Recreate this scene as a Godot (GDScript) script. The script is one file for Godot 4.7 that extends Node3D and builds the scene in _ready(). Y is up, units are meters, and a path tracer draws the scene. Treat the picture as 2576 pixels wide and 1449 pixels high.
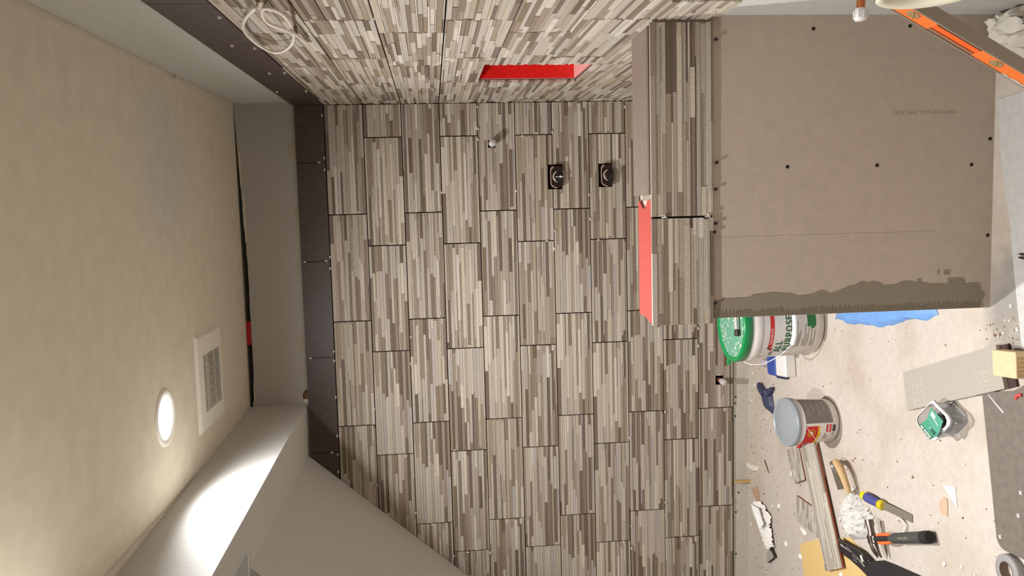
extends Node3D
# A shower alcove under construction: striped stone tiles, half wall, raw drywall, tools on a concrete floor.
# The photograph was taken with the phone turned, so the camera is rolled a quarter turn; the room itself stands upright (y up, metres).

const FLOOR_TO_CEILING := 2.42
const ROW := 0.17552          # height of one tile course
const COURSE_TOP := 2.0149    # top of the first striped course
var M := {}
var taken := {}
var rng := RandomNumberGenerator.new()

# ------------------------------------------------------------------ mesh builder
class MB:
	var v := PackedVector3Array()
	var n := PackedVector3Array()
	var c := PackedColorArray()
	var uv := PackedVector2Array()
	func tri(a: Vector3, b: Vector3, d: Vector3, na: Vector3, nb: Vector3, nd: Vector3, col: Color, ua := Vector2(), ub := Vector2(), ud := Vector2()) -> void:
		var g := (b - a).cross(d - a)
		if g.dot(na + nb + nd) > 0.0:      # front faces run clockwise
			v.append_array([a, d, b]); n.append_array([na, nd, nb]); uv.append_array([ua, ud, ub])
		else:
			v.append_array([a, b, d]); n.append_array([na, nb, nd]); uv.append_array([ua, ub, ud])
		c.append_array([col, col, col])
	func quad(a: Vector3, b: Vector3, d: Vector3, e: Vector3, nn: Vector3, col: Color, u := [Vector2(0, 0), Vector2(1, 0), Vector2(1, 1), Vector2(0, 1)]) -> void:
		tri(a, b, d, nn, nn, nn, col, u[0], u[1], u[2])
		tri(a, d, e, nn, nn, nn, col, u[0], u[2], u[3])
	func flat(a: Vector3, b: Vector3, d: Vector3, out: Vector3, col: Color) -> void:
		var g := (b - a).cross(d - a).normalized()
		if g.dot(out) < 0.0: g = -g
		tri(a, b, d, g, g, g, col)
	func box(t: Transform3D, lo: Vector3, hi: Vector3, col: Color, back := true, bev := 0.0) -> void:
		if bev > 0.0:
			chamfered(t, lo, hi, col, bev)
			return
		var p := func(x: float, y: float, z: float) -> Vector3: return t * Vector3(x, y, z)
		var X: Vector3 = t.basis.x.normalized(); var Y: Vector3 = t.basis.y.normalized(); var Z: Vector3 = t.basis.z.normalized()
		quad(p.call(lo.x, lo.y, hi.z), p.call(hi.x, lo.y, hi.z), p.call(hi.x, hi.y, hi.z), p.call(lo.x, hi.y, hi.z), Z, col)
		quad(p.call(lo.x, lo.y, lo.z), p.call(lo.x, lo.y, hi.z), p.call(lo.x, hi.y, hi.z), p.call(lo.x, hi.y, lo.z), -X, col)
		quad(p.call(hi.x, lo.y, lo.z), p.call(hi.x, lo.y, hi.z), p.call(hi.x, hi.y, hi.z), p.call(hi.x, hi.y, lo.z), X, col)
		quad(p.call(lo.x, lo.y, lo.z), p.call(hi.x, lo.y, lo.z), p.call(hi.x, lo.y, hi.z), p.call(lo.x, lo.y, hi.z), -Y, col)
		quad(p.call(lo.x, hi.y, lo.z), p.call(hi.x, hi.y, lo.z), p.call(hi.x, hi.y, hi.z), p.call(lo.x, hi.y, hi.z), Y, col)
		if back:
			quad(p.call(lo.x, lo.y, lo.z), p.call(hi.x, lo.y, lo.z), p.call(hi.x, hi.y, lo.z), p.call(lo.x, hi.y, lo.z), -Z, col)
	func chamfered(t: Transform3D, lo: Vector3, hi: Vector3, col: Color, b: float) -> void:
		var mid := (lo + hi) * 0.5
		var h := (hi - lo) * 0.5
		b = minf(b, minf(h.x, minf(h.y, h.z)) * 0.95)
		var dirs := []
		for sx in [-1.0, 1.0]:
			for sy in [-1.0, 1.0]:
				for sz in [-1.0, 1.0]: dirs.append(Vector3(sx, sy, sz))
		var pt := func(s: Vector3, ax: int) -> Vector3:
			var q := Vector3(s.x * (h.x - b), s.y * (h.y - b), s.z * (h.z - b))
			q[ax] = s[ax] * h[ax]
			return t * (mid + q)
		for ax in 3:
			var o1 := (ax + 1) % 3
			var o2 := (ax + 2) % 3
			for s in [-1.0, 1.0]:
				var q := []
				for k in [[-1.0, -1.0], [1.0, -1.0], [1.0, 1.0], [-1.0, 1.0]]:
					var d := Vector3(); d[ax] = s; d[o1] = k[0]; d[o2] = k[1]
					q.append(pt.call(d, ax))
				var nn := Vector3(); nn[ax] = s
				quad(q[0], q[1], q[2], q[3], (t.basis * nn).normalized(), col)
			for s1 in [-1.0, 1.0]:
				for s2 in [-1.0, 1.0]:
					var a := Vector3(); a[o1] = s1; a[o2] = s2; a[ax] = -1.0
					var e := a; e[ax] = 1.0
					var nn := Vector3(); nn[o1] = s1; nn[o2] = s2
					quad(pt.call(a, o1), pt.call(e, o1), pt.call(e, o2), pt.call(a, o2), (t.basis * nn).normalized(), col)
		for d in dirs:
			flat(pt.call(d, 0), pt.call(d, 1), pt.call(d, 2), t.basis * d, col)
	# a closed outline in the frame's xy plane, extruded from z0 to z1
	func prism(t: Transform3D, pts: PackedVector2Array, z0: float, z1: float, col: Color, back := true) -> void:
		var X := t.basis
		var idx := Geometry2D.triangulate_polygon(pts)
		var Z: Vector3 = (X * Vector3(0, 0, 1)).normalized()
		for i in range(0, idx.size(), 3):
			var a := pts[idx[i]]; var b := pts[idx[i + 1]]; var d := pts[idx[i + 2]]
			tri(t * Vector3(a.x, a.y, z1), t * Vector3(b.x, b.y, z1), t * Vector3(d.x, d.y, z1), Z, Z, Z, col, a, b, d)
			if back: tri(t * Vector3(a.x, a.y, z0), t * Vector3(b.x, b.y, z0), t * Vector3(d.x, d.y, z0), -Z, -Z, -Z, col, a, b, d)
		var sgn := -1.0 if Geometry2D.is_polygon_clockwise(pts) else 1.0
		for i in pts.size():
			var a := pts[i]; var b := pts[(i + 1) % pts.size()]
			var e := b - a
			var nn := (X * Vector3(e.y * sgn, -e.x * sgn, 0)).normalized()
			quad(t * Vector3(a.x, a.y, z0), t * Vector3(b.x, b.y, z0), t * Vector3(b.x, b.y, z1), t * Vector3(a.x, a.y, z1), nn, col)
	# profile of (radius, height) turned about the frame's y axis; sharp points are given twice
	func lathe(t: Transform3D, prof: Array, col: Color, seg := 40, a0 := 0.0, a1 := TAU) -> void:
		for i in prof.size() - 1:
			var p: Vector2 = prof[i]; var q: Vector2 = prof[i + 1]
			if p.distance_to(q) < 1e-6: continue
			var e := (q - p).normalized()
			var np := Vector2(e.y, -e.x); var nq := np
			if i > 0 and p.distance_to(prof[i - 1]) > 1e-6:
				var e0: Vector2 = (p - prof[i - 1]).normalized()
				np = (np + Vector2(e0.y, -e0.x)).normalized()
			if i + 2 < prof.size() and q.distance_to(prof[i + 2]) > 1e-6:
				var e1: Vector2 = (prof[i + 2] - q).normalized()
				nq = (nq + Vector2(e1.y, -e1.x)).normalized()
			for k in seg:
				var f := a0 + (a1 - a0) * k / seg; var g := a0 + (a1 - a0) * (k + 1) / seg
				var P := func(r: Vector2, a: float) -> Vector3: return t * Vector3(r.x * cos(a), r.y, r.x * sin(a))
				var N := func(r: Vector2, a: float) -> Vector3: return (t.basis * Vector3(r.x * cos(a), r.y, r.x * sin(a))).normalized()
				var uf := (f - a0) / (a1 - a0); var ug := (g - a0) / (a1 - a0)
				var vp := float(i) / (prof.size() - 1); var vq := float(i + 1) / (prof.size() - 1)
				if q.x > 1e-6: tri(P.call(p, f), P.call(q, f), P.call(q, g), N.call(np, f), N.call(nq, f), N.call(nq, g), col, Vector2(uf, vp), Vector2(uf, vq), Vector2(ug, vq))
				if p.x > 1e-6: tri(P.call(p, f), P.call(q, g), P.call(p, g), N.call(np, f), N.call(nq, g), N.call(np, g), col, Vector2(uf, vp), Vector2(ug, vq), Vector2(ug, vp))
	func tube(path: PackedVector3Array, radii: Variant, col: Color, seg := 10, caps := true) -> void:
		var m := path.size()
		var ring := []; var nor := []
		var up := Vector3.UP
		for i in m:
			var d := (path[mini(i + 1, m - 1)] - path[maxi(i - 1, 0)]).normalized()
			if i == 0:
				if absf(d.dot(up)) > 0.9: up = Vector3.RIGHT
			up = (up - d * up.dot(d)).normalized()
			var s := d.cross(up)
			var r: float = radii if radii is float else radii[i]
			var a := []; var b := []
			for k in seg:
				var nn := up * cos(TAU * k / seg) + s * sin(TAU * k / seg)
				a.append(path[i] + nn * r); b.append(nn)
			ring.append(a); nor.append(b)
		for i in m - 1:
			for k in seg:
				var j := (k + 1) % seg
				tri(ring[i][k], ring[i + 1][k], ring[i + 1][j], nor[i][k], nor[i + 1][k], nor[i + 1][j], col)
				tri(ring[i][k], ring[i + 1][j], ring[i][j], nor[i][k], nor[i + 1][j], nor[i][j], col)
		if caps:
			for e in [0, m - 1]:
				var d: Vector3 = (path[0] - path[1]).normalized() if e == 0 else (path[m - 1] - path[m - 2]).normalized()
				for k in seg: tri(path[e], ring[e][k], ring[e][(k + 1) % seg], d, d, d, col)
	# a surface over a grid of points pts[i][j], smooth
	func sheet(pts: Array, cols: Variant, out: Vector3) -> void:
		var h := pts.size(); var w: int = pts[0].size()
		var nn := []
		for i in h:
			var row := []
			for j in w:
				var du: Vector3 = pts[i][mini(j + 1, w - 1)] - pts[i][maxi(j - 1, 0)]
				var dv: Vector3 = pts[mini(i + 1, h - 1)][j] - pts[maxi(i - 1, 0)][j]
				var g := du.cross(dv).normalized()
				row.append(-g if g.dot(out) < 0.0 else g)
			nn.append(row)
		for i in h - 1:
			for j in w - 1:
				for k in [[0, 0, 0, 1, 1, 1], [0, 0, 1, 1, 1, 0]]:
					var a := [i + k[0], j + k[1]]; var b := [i + k[2], j + k[3]]; var d := [i + k[4], j + k[5]]
					var s := v.size()
					tri(pts[a[0]][a[1]], pts[b[0]][b[1]], pts[d[0]][d[1]], nn[a[0]][a[1]], nn[b[0]][b[1]], nn[d[0]][d[1]], Color.WHITE, Vector2(float(a[1]) / (w - 1), float(a[0]) / (h - 1)), Vector2(float(b[1]) / (w - 1), float(b[0]) / (h - 1)), Vector2(float(d[1]) / (w - 1), float(d[0]) / (h - 1)))
					for q in 3:
						if cols is Color: c[s + q] = cols
						else: c[s + q] = cols.call(v[s + q])
	func mesh(m: Material) -> ArrayMesh:
		var a := []; a.resize(Mesh.ARRAY_MAX)
		a[Mesh.ARRAY_VERTEX] = v; a[Mesh.ARRAY_NORMAL] = n; a[Mesh.ARRAY_COLOR] = c; a[Mesh.ARRAY_TEX_UV] = uv
		var r := ArrayMesh.new()
		r.add_surface_from_arrays(Mesh.PRIMITIVE_TRIANGLES, a)
		r.surface_set_material(0, m)
		return r

# ------------------------------------------------------------------ scene helpers
func lin(r: float, g: float, b: float) -> Color:
	return Color(r / 255.0, g / 255.0, b / 255.0).srgb_to_linear()

func numbered(called: String) -> String:
	var k: int = taken.get(called, -1) + 1
	taken[called] = k
	return called if k == 0 else "%s_%03d" % [called, k]

func part(called: String, b: MB, m: Material, parent: Node3D) -> MeshInstance3D:
	var o := MeshInstance3D.new()
	o.name = called
	o.mesh = b.mesh(m)
	parent.add_child(o, true)
	return o

func tag(o: Node3D, label: String, category: String, group := "") -> Node3D:
	o.set_meta("label", label); o.set_meta("category", category)
	if group: o.set_meta("group", group)
	return o

func thing(called: String, label: String, category: String, at := Transform3D(), group := "") -> Node3D:
	var o := Node3D.new()
	o.name = numbered(called)
	add_child(o)
	o.transform = at
	tag(o, label, category, group)
	return o

func solo(called: String, b: MB, m: Material, label: String, category: String, at := Transform3D(), group := "") -> MeshInstance3D:
	var o := part(numbered(called), b, m, self)
	o.transform = at
	tag(o, label, category, group)
	return o

func struct(called: String, b: MB, m: Material, label: String) -> MeshInstance3D:
	var o := part(called, b, m, self)
	o.set_meta("kind", "structure"); o.set_meta("label", label)
	return o

func at(x: float, y: float, z: float, turn := 0.0, pitch := 0.0, roll := 0.0) -> Transform3D:
	return Transform3D(Basis.from_euler(Vector3(pitch, turn, roll)), Vector3(x, y, z))

func frame(o: Vector3, u: Vector3, w: Vector3) -> Transform3D:
	u = u.normalized()
	var nn := u.cross(w).normalized()
	return Transform3D(Basis(u, nn.cross(u), nn), o)

func noise_tex(freq: float, lo: Color, hi: Color, octaves := 4, size := 512, as_normal := false, seed_ := 1, kind := FastNoiseLite.TYPE_SIMPLEX_SMOOTH) -> NoiseTexture2D:
	var f := FastNoiseLite.new()
	f.noise_type = kind; f.frequency = freq; f.fractal_octaves = octaves; f.seed = seed_
	var t := NoiseTexture2D.new()
	t.width = size; t.height = size; t.seamless = true; t.noise = f
	if as_normal:
		t.as_normal_map = true; t.bump_strength = 6.0
	else:
		var g := Gradient.new()
		g.set_color(0, lo); g.set_color(1, hi)
		t.color_ramp = g
	return t

func mat(col: Color, rough := 0.7, metal := 0.0, vert := false) -> StandardMaterial3D:
	var m := StandardMaterial3D.new()
	m.albedo_color = col; m.roughness = rough; m.metallic = metal
	m.vertex_color_use_as_albedo = vert
	return m

func rgb(r: float, g: float, b: float) -> Color: return Color(r / 255.0, g / 255.0, b / 255.0)

func textured(col: Color, rough: float, freq: float, lo: float, scale: float, vert := false, bump := 0.0, seed_ := 1) -> StandardMaterial3D:
	var m := mat(col, rough, 0.0, vert)
	m.albedo_texture = noise_tex(freq, Color(lo, lo, lo), Color.WHITE, 5, 512, false, seed_)
	m.uv1_triplanar = true; m.uv1_world_triplanar = true; m.uv1_scale = Vector3.ONE * scale
	if bump > 0.0:
		m.heightmap_enabled = true; m.heightmap_texture = noise_tex(freq * 1.5, Color.BLACK, Color.WHITE, 5, 512, false, seed_ + 7); m.heightmap_scale = bump
	return m

func set_materials() -> void:
	M.stone = textured(Color.WHITE, 0.6, 0.04, 0.84, 6.0, true, 0.03, 3)
	M.stone.metallic_specular = 0.35
	M.accent = textured(rgb(80, 66, 58), 0.5, 0.02, 0.8, 3.0, false, 0.0, 5)
	M.cap = textured(rgb(126, 112, 100), 0.45, 0.02, 0.9, 3.0, false, 0.0, 6)
	M.backer = mat(rgb(34, 27, 23), 0.95)
	M.paint = textured(rgb(205, 203, 196), 0.75, 0.05, 0.95, 2.0)
	M.paint_back = textured(rgb(176, 171, 160), 0.75, 0.05, 0.95, 2.0)
	M.ceiling = textured(Color.WHITE, 0.85, 0.02, 0.95, 1.0, true)
	M.board = textured(rgb(188, 170, 154), 0.85, 0.02, 0.95, 2.0)
	M.far = mat(rgb(150, 142, 132), 0.9)
	M.raw = textured(rgb(206, 198, 186), 0.85, 0.03, 0.93, 2.0)
	M.mortar = textured(rgb(142, 130, 112), 0.9, 0.04, 0.92, 6.0, false, 0.015)
	M.red = textured(rgb(222, 40, 34), 0.3, 0.02, 0.9, 4.0, false, 0.02)
	M.red_faded = textured(rgb(182, 74, 66), 0.4, 0.02, 0.9, 4.0, true, 0.03)
	M.floor = textured(Color.WHITE, 0.85, 0.02, 0.94, 2.5, true, 0.05, 11)
	M.sheet = textured(rgb(204, 201, 194), 0.85, 0.02, 0.93, 3.0)
	M.dark = mat(rgb(30, 22, 18), 0.95)
	M.vert = mat(Color.WHITE, 0.6, 0.0, true)
	M.gloss = mat(Color.WHITE, 0.28, 0.0, true)
	M.matte = mat(Color.WHITE, 0.9, 0.0, true)
	M.plaster = textured(Color.WHITE, 0.9, 0.03, 0.95, 6.0, true, 0.02, 13)
	M.steel = mat(rgb(190, 188, 184), 0.28, 1.0)
	M.dark_steel = mat(rgb(120, 110, 102), 0.4, 1.0)
	M.copper = mat(rgb(196, 118, 78), 0.35, 1.0)
	M.spacer = mat(rgb(238, 232, 222), 0.5)
	M.wood = textured(Color.WHITE, 0.7, 0.02, 0.86, 8.0, true)
const MORTAR := [Vector2(-0.7720, 0.7904), Vector2(-0.7663, 0.7692), Vector2(-0.7642, 0.6920), Vector2(-0.7570, 0.6842), Vector2(-0.7554, 0.6531), Vector2(-0.7525, 0.6298), Vector2(-0.7563, 0.5985), Vector2(-0.7568, 0.5829), Vector2(-0.7652, 0.5594), Vector2(-0.7642, 0.5358), Vector2(-0.7611, 0.5162), Vector2(-0.7523, 0.4965), Vector2(-0.7540, 0.4808), Vector2(-0.7628, 0.4688), Vector2(-0.7542, 0.4412), Vector2(-0.7438, 0.4136), Vector2(-0.7407, 0.3938), Vector2(-0.7317, 0.3780), Vector2(-0.7360, 0.3620), Vector2(-0.7328, 0.3461), Vector2(-0.7352, 0.3301), Vector2(-0.7453, 0.3140), Vector2(-0.7445, 0.2819), Vector2(-0.7356, 0.2620), Vector2(-0.7344, 0.2419), Vector2(-0.7410, 0.2176), Vector2(-0.7398, 0.1974), Vector2(-0.7462, 0.1771), Vector2(-0.7451, 0.1528), Vector2(-0.7479, 0.1284), Vector2(-0.7306, 0.1267), Vector2(-0.7308, 0.1206), Vector2(-0.7444, 0.1183), Vector2(-0.7311, 0.1125), Vector2(-0.7321, 0.0819), Vector2(-0.7515, 0.0794), Vector2(-0.7463, 0.0632), Vector2(-0.7471, 0.0386), Vector2(-0.7668, 0.0299), Vector2(-0.7788, 0.0193), Vector2(-0.8017, 0.0290), Vector2(-0.8165, 0.0300), Vector2(-0.8165, 0.7900)]
const SCREWS_FLUSH := [[-0.0570, 0.5169], [-0.0509, 0.2480], [-0.0531, 0.012], [-0.4173, 0.5869], [-0.4184, 0.3353], [-0.4220, 0.0640], [-0.3529, 0.012], [-0.6164, 0.012]]
const SCREWS_OUT := [[-0.0844, 0.7853], [-0.4024, 0.7852], [-0.4723, 0.7881], [-0.5622, 0.7878], [-0.5853, 0.7917], [-0.7752, 0.7910]]
const PRINT := Vector2(-0.2786, 0.2000)
# (-0.2772, 0.295) (-0.2799, 0.1031) (-0.6079, 0.6207) (-0.6077, 0.1382)
const PLANK := [Vector2(-1.074, 1.354), Vector2(-0.914, 1.792), Vector2(-1.027, 1.831), Vector2(-1.194, 1.382)]
const DARKTILE := [Vector2(-1.059, 1.730), Vector2(-1.215, 1.757), Vector2(-1.467, 1.803)]
const TARP := [Vector2(-0.963, 0.729), Vector2(-0.959, 0.787), Vector2(-0.962, 0.981), Vector2(-0.953, 1.126), Vector2(-0.940, 1.249), Vector2(-0.902, 1.353), Vector2(-0.895, 1.444), Vector2(-0.870, 1.503)]
const WHITE_SHEET := [Vector2(-0.251, 1.748), Vector2(-0.241, 1.851), Vector2(-0.246, 1.885), Vector2(-1.012, 1.917), Vector2(-0.966, 1.881), Vector2(-0.841, 1.857), Vector2(-0.729, 1.836), Vector2(-0.581, 1.812), Vector2(-0.432, 1.775), Vector2(-0.322, 1.760)]
const LUMP := [Vector2(-0.034, 1.752), Vector2(-0.112, 1.752), Vector2(-0.152, 1.797), Vector2(-0.176, 1.843), Vector2(-0.118, 1.875), Vector2(-0.038, 1.871), Vector2(-0.034, 1.792)]
const YELLOW := [Vector2(-1.978, 0.571), Vector2(-1.905, 0.703), Vector2(-1.776, 1.000), Vector2(-1.833, 1.208), Vector2(-1.894, 1.235), Vector2(-2.179, 0.642)]
const CRUMPLE := [Vector2(-1.576, 1.011), Vector2(-1.661, 0.946), Vector2(-1.700, 0.943), Vector2(-1.723, 0.943), Vector2(-1.762, 0.963), Vector2(-1.782, 1.012), Vector2(-1.741, 1.104), Vector2(-1.692, 1.144), Vector2(-1.645, 1.148), Vector2(-1.615, 1.101), Vector2(-1.603, 1.058), Vector2(-1.584, 1.046)]
const TRI := [Vector2(-1.386, 1.548), Vector2(-1.374, 1.609), Vector2(-1.435, 1.621)]
const BROWN_CHIP := [Vector2(-1.425, 1.551), Vector2(-1.424, 1.569), Vector2(-1.452, 1.575), Vector2(-1.480, 1.574), Vector2(-1.480, 1.543), Vector2(-1.457, 1.529)]
const CURL := [Vector2(-1.594, 1.318), Vector2(-1.583, 1.317), Vector2(-1.576, 1.343), Vector2(-1.582, 1.362), Vector2(-1.595, 1.366), Vector2(-1.617, 1.356)]
const KNIFE := [Vector2(-1.571, 1.106), Vector2(-1.576, 1.250), Vector2(-1.554, 1.390)]
const HAMMER := [Vector2(-1.652, 1.187), Vector2(-1.685, 1.232), Vector2(-1.733, 1.261)]
const HAMMER_GRIP := [Vector2(-1.676, 1.258), Vector2(-1.641, 1.343), Vector2(-1.561, 1.528)]
const BAND_TOP := [Vector2(-1.789, 0.955), Vector2(-1.785, 1.005), Vector2(-1.777, 1.067), Vector2(-1.773, 1.117), Vector2(-1.781, 1.159), Vector2(-1.792, 1.207), Vector2(-1.809, 1.256), Vector2(-1.829, 1.294)]
const BAND_LOW := [Vector2(-1.853, 0.940), Vector2(-1.857, 0.975), Vector2(-1.854, 1.016), Vector2(-1.858, 1.045), Vector2(-1.863, 1.083), Vector2(-1.868, 1.119), Vector2(-1.886, 1.158), Vector2(-1.912, 1.198)]
const POUCH := [Vector2(-1.791, 1.200), Vector2(-1.764, 1.234), Vector2(-1.752, 1.290), Vector2(-1.737, 1.374), Vector2(-1.721, 1.464), Vector2(-1.750, 1.529), Vector2(-1.906, 1.203)]
const TILE_A := [Vector2(-1.525, 0.609), Vector2(-1.488, 0.739), Vector2(-1.909, 0.980), Vector2(-1.972, 0.838)]
const TILE_C := [Vector2(-1.577, 0.479), Vector2(-1.538, 0.594), Vector2(-1.669, 0.655), Vector2(-1.709, 0.548)]
const TILE_B := [Vector2(-1.764, 0.554), Vector2(-1.767, 0.762), Vector2(-1.883, 0.764), Vector2(-1.870, 0.555)]
const TROWEL := [Vector2(-1.502, 0.926), Vector2(-1.597, 0.995), Vector2(-1.659, 1.050), Vector2(-1.556, 0.824), Vector2(-1.624, 0.812), Vector2(-1.687, 0.853), Vector2(-1.719, 0.930)]
const PAPER := [Vector2(-1.961, 0.088), Vector2(-2.023, 0.107), Vector2(-2.058, 0.140), Vector2(-2.093, 0.198), Vector2(-2.119, 0.248), Vector2(-2.127, 0.302)]
const PAPER_W := [Vector2(-1.929, 0.172), Vector2(-1.965, 0.284), Vector2(-2.007, 0.284), Vector2(-2.064, 0.308), Vector2(-2.091, 0.320)]
const BRACKET := [Vector2(-2.150, 0.255), Vector2(-2.109, 0.297), Vector2(-2.135, 0.338), Vector2(-2.196, 0.261)]
const TAN := [Vector2(-1.918, 0.038), Vector2(-1.877, 0.097), Vector2(-1.900, 0.130), Vector2(-1.950, 0.130), Vector2(-1.944, 0.078)]
const SHRED := [Vector2(-1.798, -0.024), Vector2(-1.779, 0.031), Vector2(-1.777, 0.097), Vector2(-1.788, 0.136), Vector2(-1.815, 0.084), Vector2(-1.817, 0.044)]
const GLOVE := [Vector2(-1.354, 0.224), Vector2(-1.385, 0.247), Vector2(-1.417, 0.229), Vector2(-1.452, 0.243), Vector2(-1.469, 0.288), Vector2(-1.421, 0.332), Vector2(-1.389, 0.310), Vector2(-1.354, 0.345), Vector2(-1.331, 0.366)]
const BLUEBOX := [Vector2(-1.203, 0.320), Vector2(-1.179, 0.426), Vector2(-1.160, 0.519), Vector2(-1.220, 0.520), Vector2(-1.241, 0.431), Vector2(-1.255, 0.333)]
const LILAC := [Vector2(-1.238, 0.174), Vector2(-1.204, 0.315), Vector2(-1.247, 0.302), Vector2(-1.276, 0.174)]
const WOODB := [Vector2(-0.920, 1.826), Vector2(-0.912, 1.915), Vector2(-0.980, 1.922), Vector2(-0.989, 1.834)]
const TAPE := [Vector2(-1.512, 1.857)]
const BITS := [Vector2(-1.910, 0.604), Vector2(-1.899, 0.649), Vector2(-1.930, 0.634), Vector2(-2.032, 0.575), Vector2(-2.050, 0.583), Vector2(-2.034, 0.431), Vector2(-1.886, 0.354), Vector2(-1.951, 0.933), Vector2(-1.690, 0.485), Vector2(-1.726, 0.219), Vector2(-0.846, 1.553)]
const FLOOR_SPACERS := [Vector2(-0.864, 1.850), Vector2(-0.804, 1.824)]
const TILE_SPACERS := [Vector2(-1.293, 1.896), Vector2(-1.357, 1.890), Vector2(-1.442, 1.823)]
const STICK := [Vector2(-1.719, 0.194), Vector2(-1.765, 0.243)]
const TUB_RIM := [Vector2(-1.112, 1.591), Vector2(-1.152, 1.670), Vector2(-1.232, 1.595), Vector2(-1.195, 1.509)]
const CARD := [Vector3(-1.1321, 0.0720, 1.5887), Vector3(-1.1594, 0.0720, 1.6488), Vector3(-1.2028, 0.0820, 1.6398), Vector3(-1.2199, 0.0950, 1.6220), Vector3(-1.1919, 0.0950, 1.5676), Vector3(-1.1666, 0.0820, 1.5863)]
const CABLE := [Vector3(-0.0405, 1.9142, 1.9212), Vector3(-0.0651, 1.9027, 1.9971), Vector3(-0.0672, 1.9201, 1.9640), Vector3(-0.0653, 1.9391, 1.9164), Vector3(-0.0597, 1.9614, 1.8429), Vector3(-0.0527, 1.9797, 1.7635), Vector3(-0.0468, 1.9940, 1.6713), Vector3(-0.0445, 1.9973, 1.5998), Vector3(-0.0463, 1.9937, 1.5430), Vector3(-0.0509, 1.9841, 1.5129), Vector3(-0.0555, 1.9700, 1.4868), Vector3(-0.0581, 1.9518, 1.4856), Vector3(-0.0572, 1.9338, 1.4942), Vector3(-0.0535, 1.9123, 1.5235), Vector3(-0.0486, 1.8968, 1.5567), Vector3(-0.0454, 1.8857, 1.6007), Vector3(-0.0455, 1.8783, 1.6488), Vector3(-0.0500, 1.8682, 1.7319), Vector3(-0.0570, 1.8583, 1.8297), Vector3(-0.0635, 1.8539, 1.8999), Vector3(-0.0670, 1.8547, 1.9517), Vector3(-0.0663, 1.8630, 1.9775), Vector3(-0.0620, 1.8770, 1.9793), Vector3(-0.0560, 1.8947, 1.9498), Vector3(-0.0510, 1.9069, 1.9009), Vector3(-0.0496, 1.9139, 1.8613), Vector3(-0.0520, 1.9151, 1.8328), Vector3(-0.0569, 1.9080, 1.8180), Vector3(-0.0619, 1.8957, 1.8152), Vector3(-0.0640, 1.8807, 1.7950), Vector3(-0.0621, 1.8722, 1.7606), Vector3(-0.0567, 1.8666, 1.7045), Vector3(-0.0496, 1.8646, 1.6200), Vector3(-0.0442, 1.8612, 1.5444)]
const SPACERS_BACK := [Vector3(-0.0487, 2.0231, 0), Vector3(-0.2415, 2.0214, 0), Vector3(-0.2948, 2.0226, 0), Vector3(-0.0195, 1.3108, 0), Vector3(-0.1198, 1.3118, 0), Vector3(-0.1698, 1.3121, 0), Vector3(-0.1423, 0.9605, 0), Vector3(-0.4123, 1.4900, 0), Vector3(-0.4128, 1.1388, 0), Vector3(-0.4387, 0.7899, 0), Vector3(-0.0290, 0.6120, 0), Vector3(-0.6980, 2.0170, 0), Vector3(-0.7511, 2.0181, 0), Vector3(-1.1410, 2.0198, 0), Vector3(-1.1866, 2.0199, 0), Vector3(-1.0871, 1.6591, 0), Vector3(-1.2149, 1.6619, 0), Vector3(-0.5544, 0.7866, 0), Vector3(-0.6065, 0.9594, 0), Vector3(-0.6911, 0.9626, 0), Vector3(-1.3747, 0.4356, 0), Vector3(-1.3598, 2.0200, 0), Vector3(-1.5459, 2.0218, 0), Vector3(-1.6367, 2.0239, 0), Vector3(-1.7206, 2.0244, 0), Vector3(-1.4260, 1.8435, 0), Vector3(-1.7972, 1.8442, 0), Vector3(-1.9439, 1.6677, 0), Vector3(-1.6313, 0.6087, 0), Vector3(-1.3738, 0.4356, 0), Vector3(-1.5095, 0.4300, 0), Vector3(-1.9673, 0.4324, 0), Vector3(-2.0786, 0.6079, 0), Vector3(-2.0328, 0.4316, 0), Vector3(-2.1926, 0.6081, 0), Vector3(-2.1685, 1.3124, 0), Vector3(-2.1732, 1.4911, 0), Vector3(-0.2626, 2.0456, 1), Vector3(-0.1573, 1.1025, 1), Vector3(-0.7162, 2.0337, 1), Vector3(-0.6530, 0.9972, 1), Vector3(-0.6556, 0.7479, 1), Vector3(-0.9978, 1.5184, 1), Vector3(-1.6266, 2.0495, 1), Vector3(-2.0100, 1.5865, 1), Vector3(-2.1590, 1.4209, 1), Vector3(-2.1580, 0.6463, 1), Vector3(-0.7188, 2.1318, 1), Vector3(-1.1700, 2.1267, 1), Vector3(-1.1023, 0.2599, 0), Vector3(-1.1890, 0.2599, 0)]
const SPACERS_SIDE := [Vector2(1.7962, 2.0290), Vector2(1.4415, 2.0832), Vector2(1.3978, 2.0301), Vector2(0.9376, 2.0777), Vector2(0.9456, 2.0248), Vector2(0.4653, 2.1394), Vector2(0.4785, 2.0226), Vector2(1.7749, 1.6676), Vector2(0.6583, 1.7204), Vector2(0.4867, 1.5199), Vector2(1.6135, 1.8451)]

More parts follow.
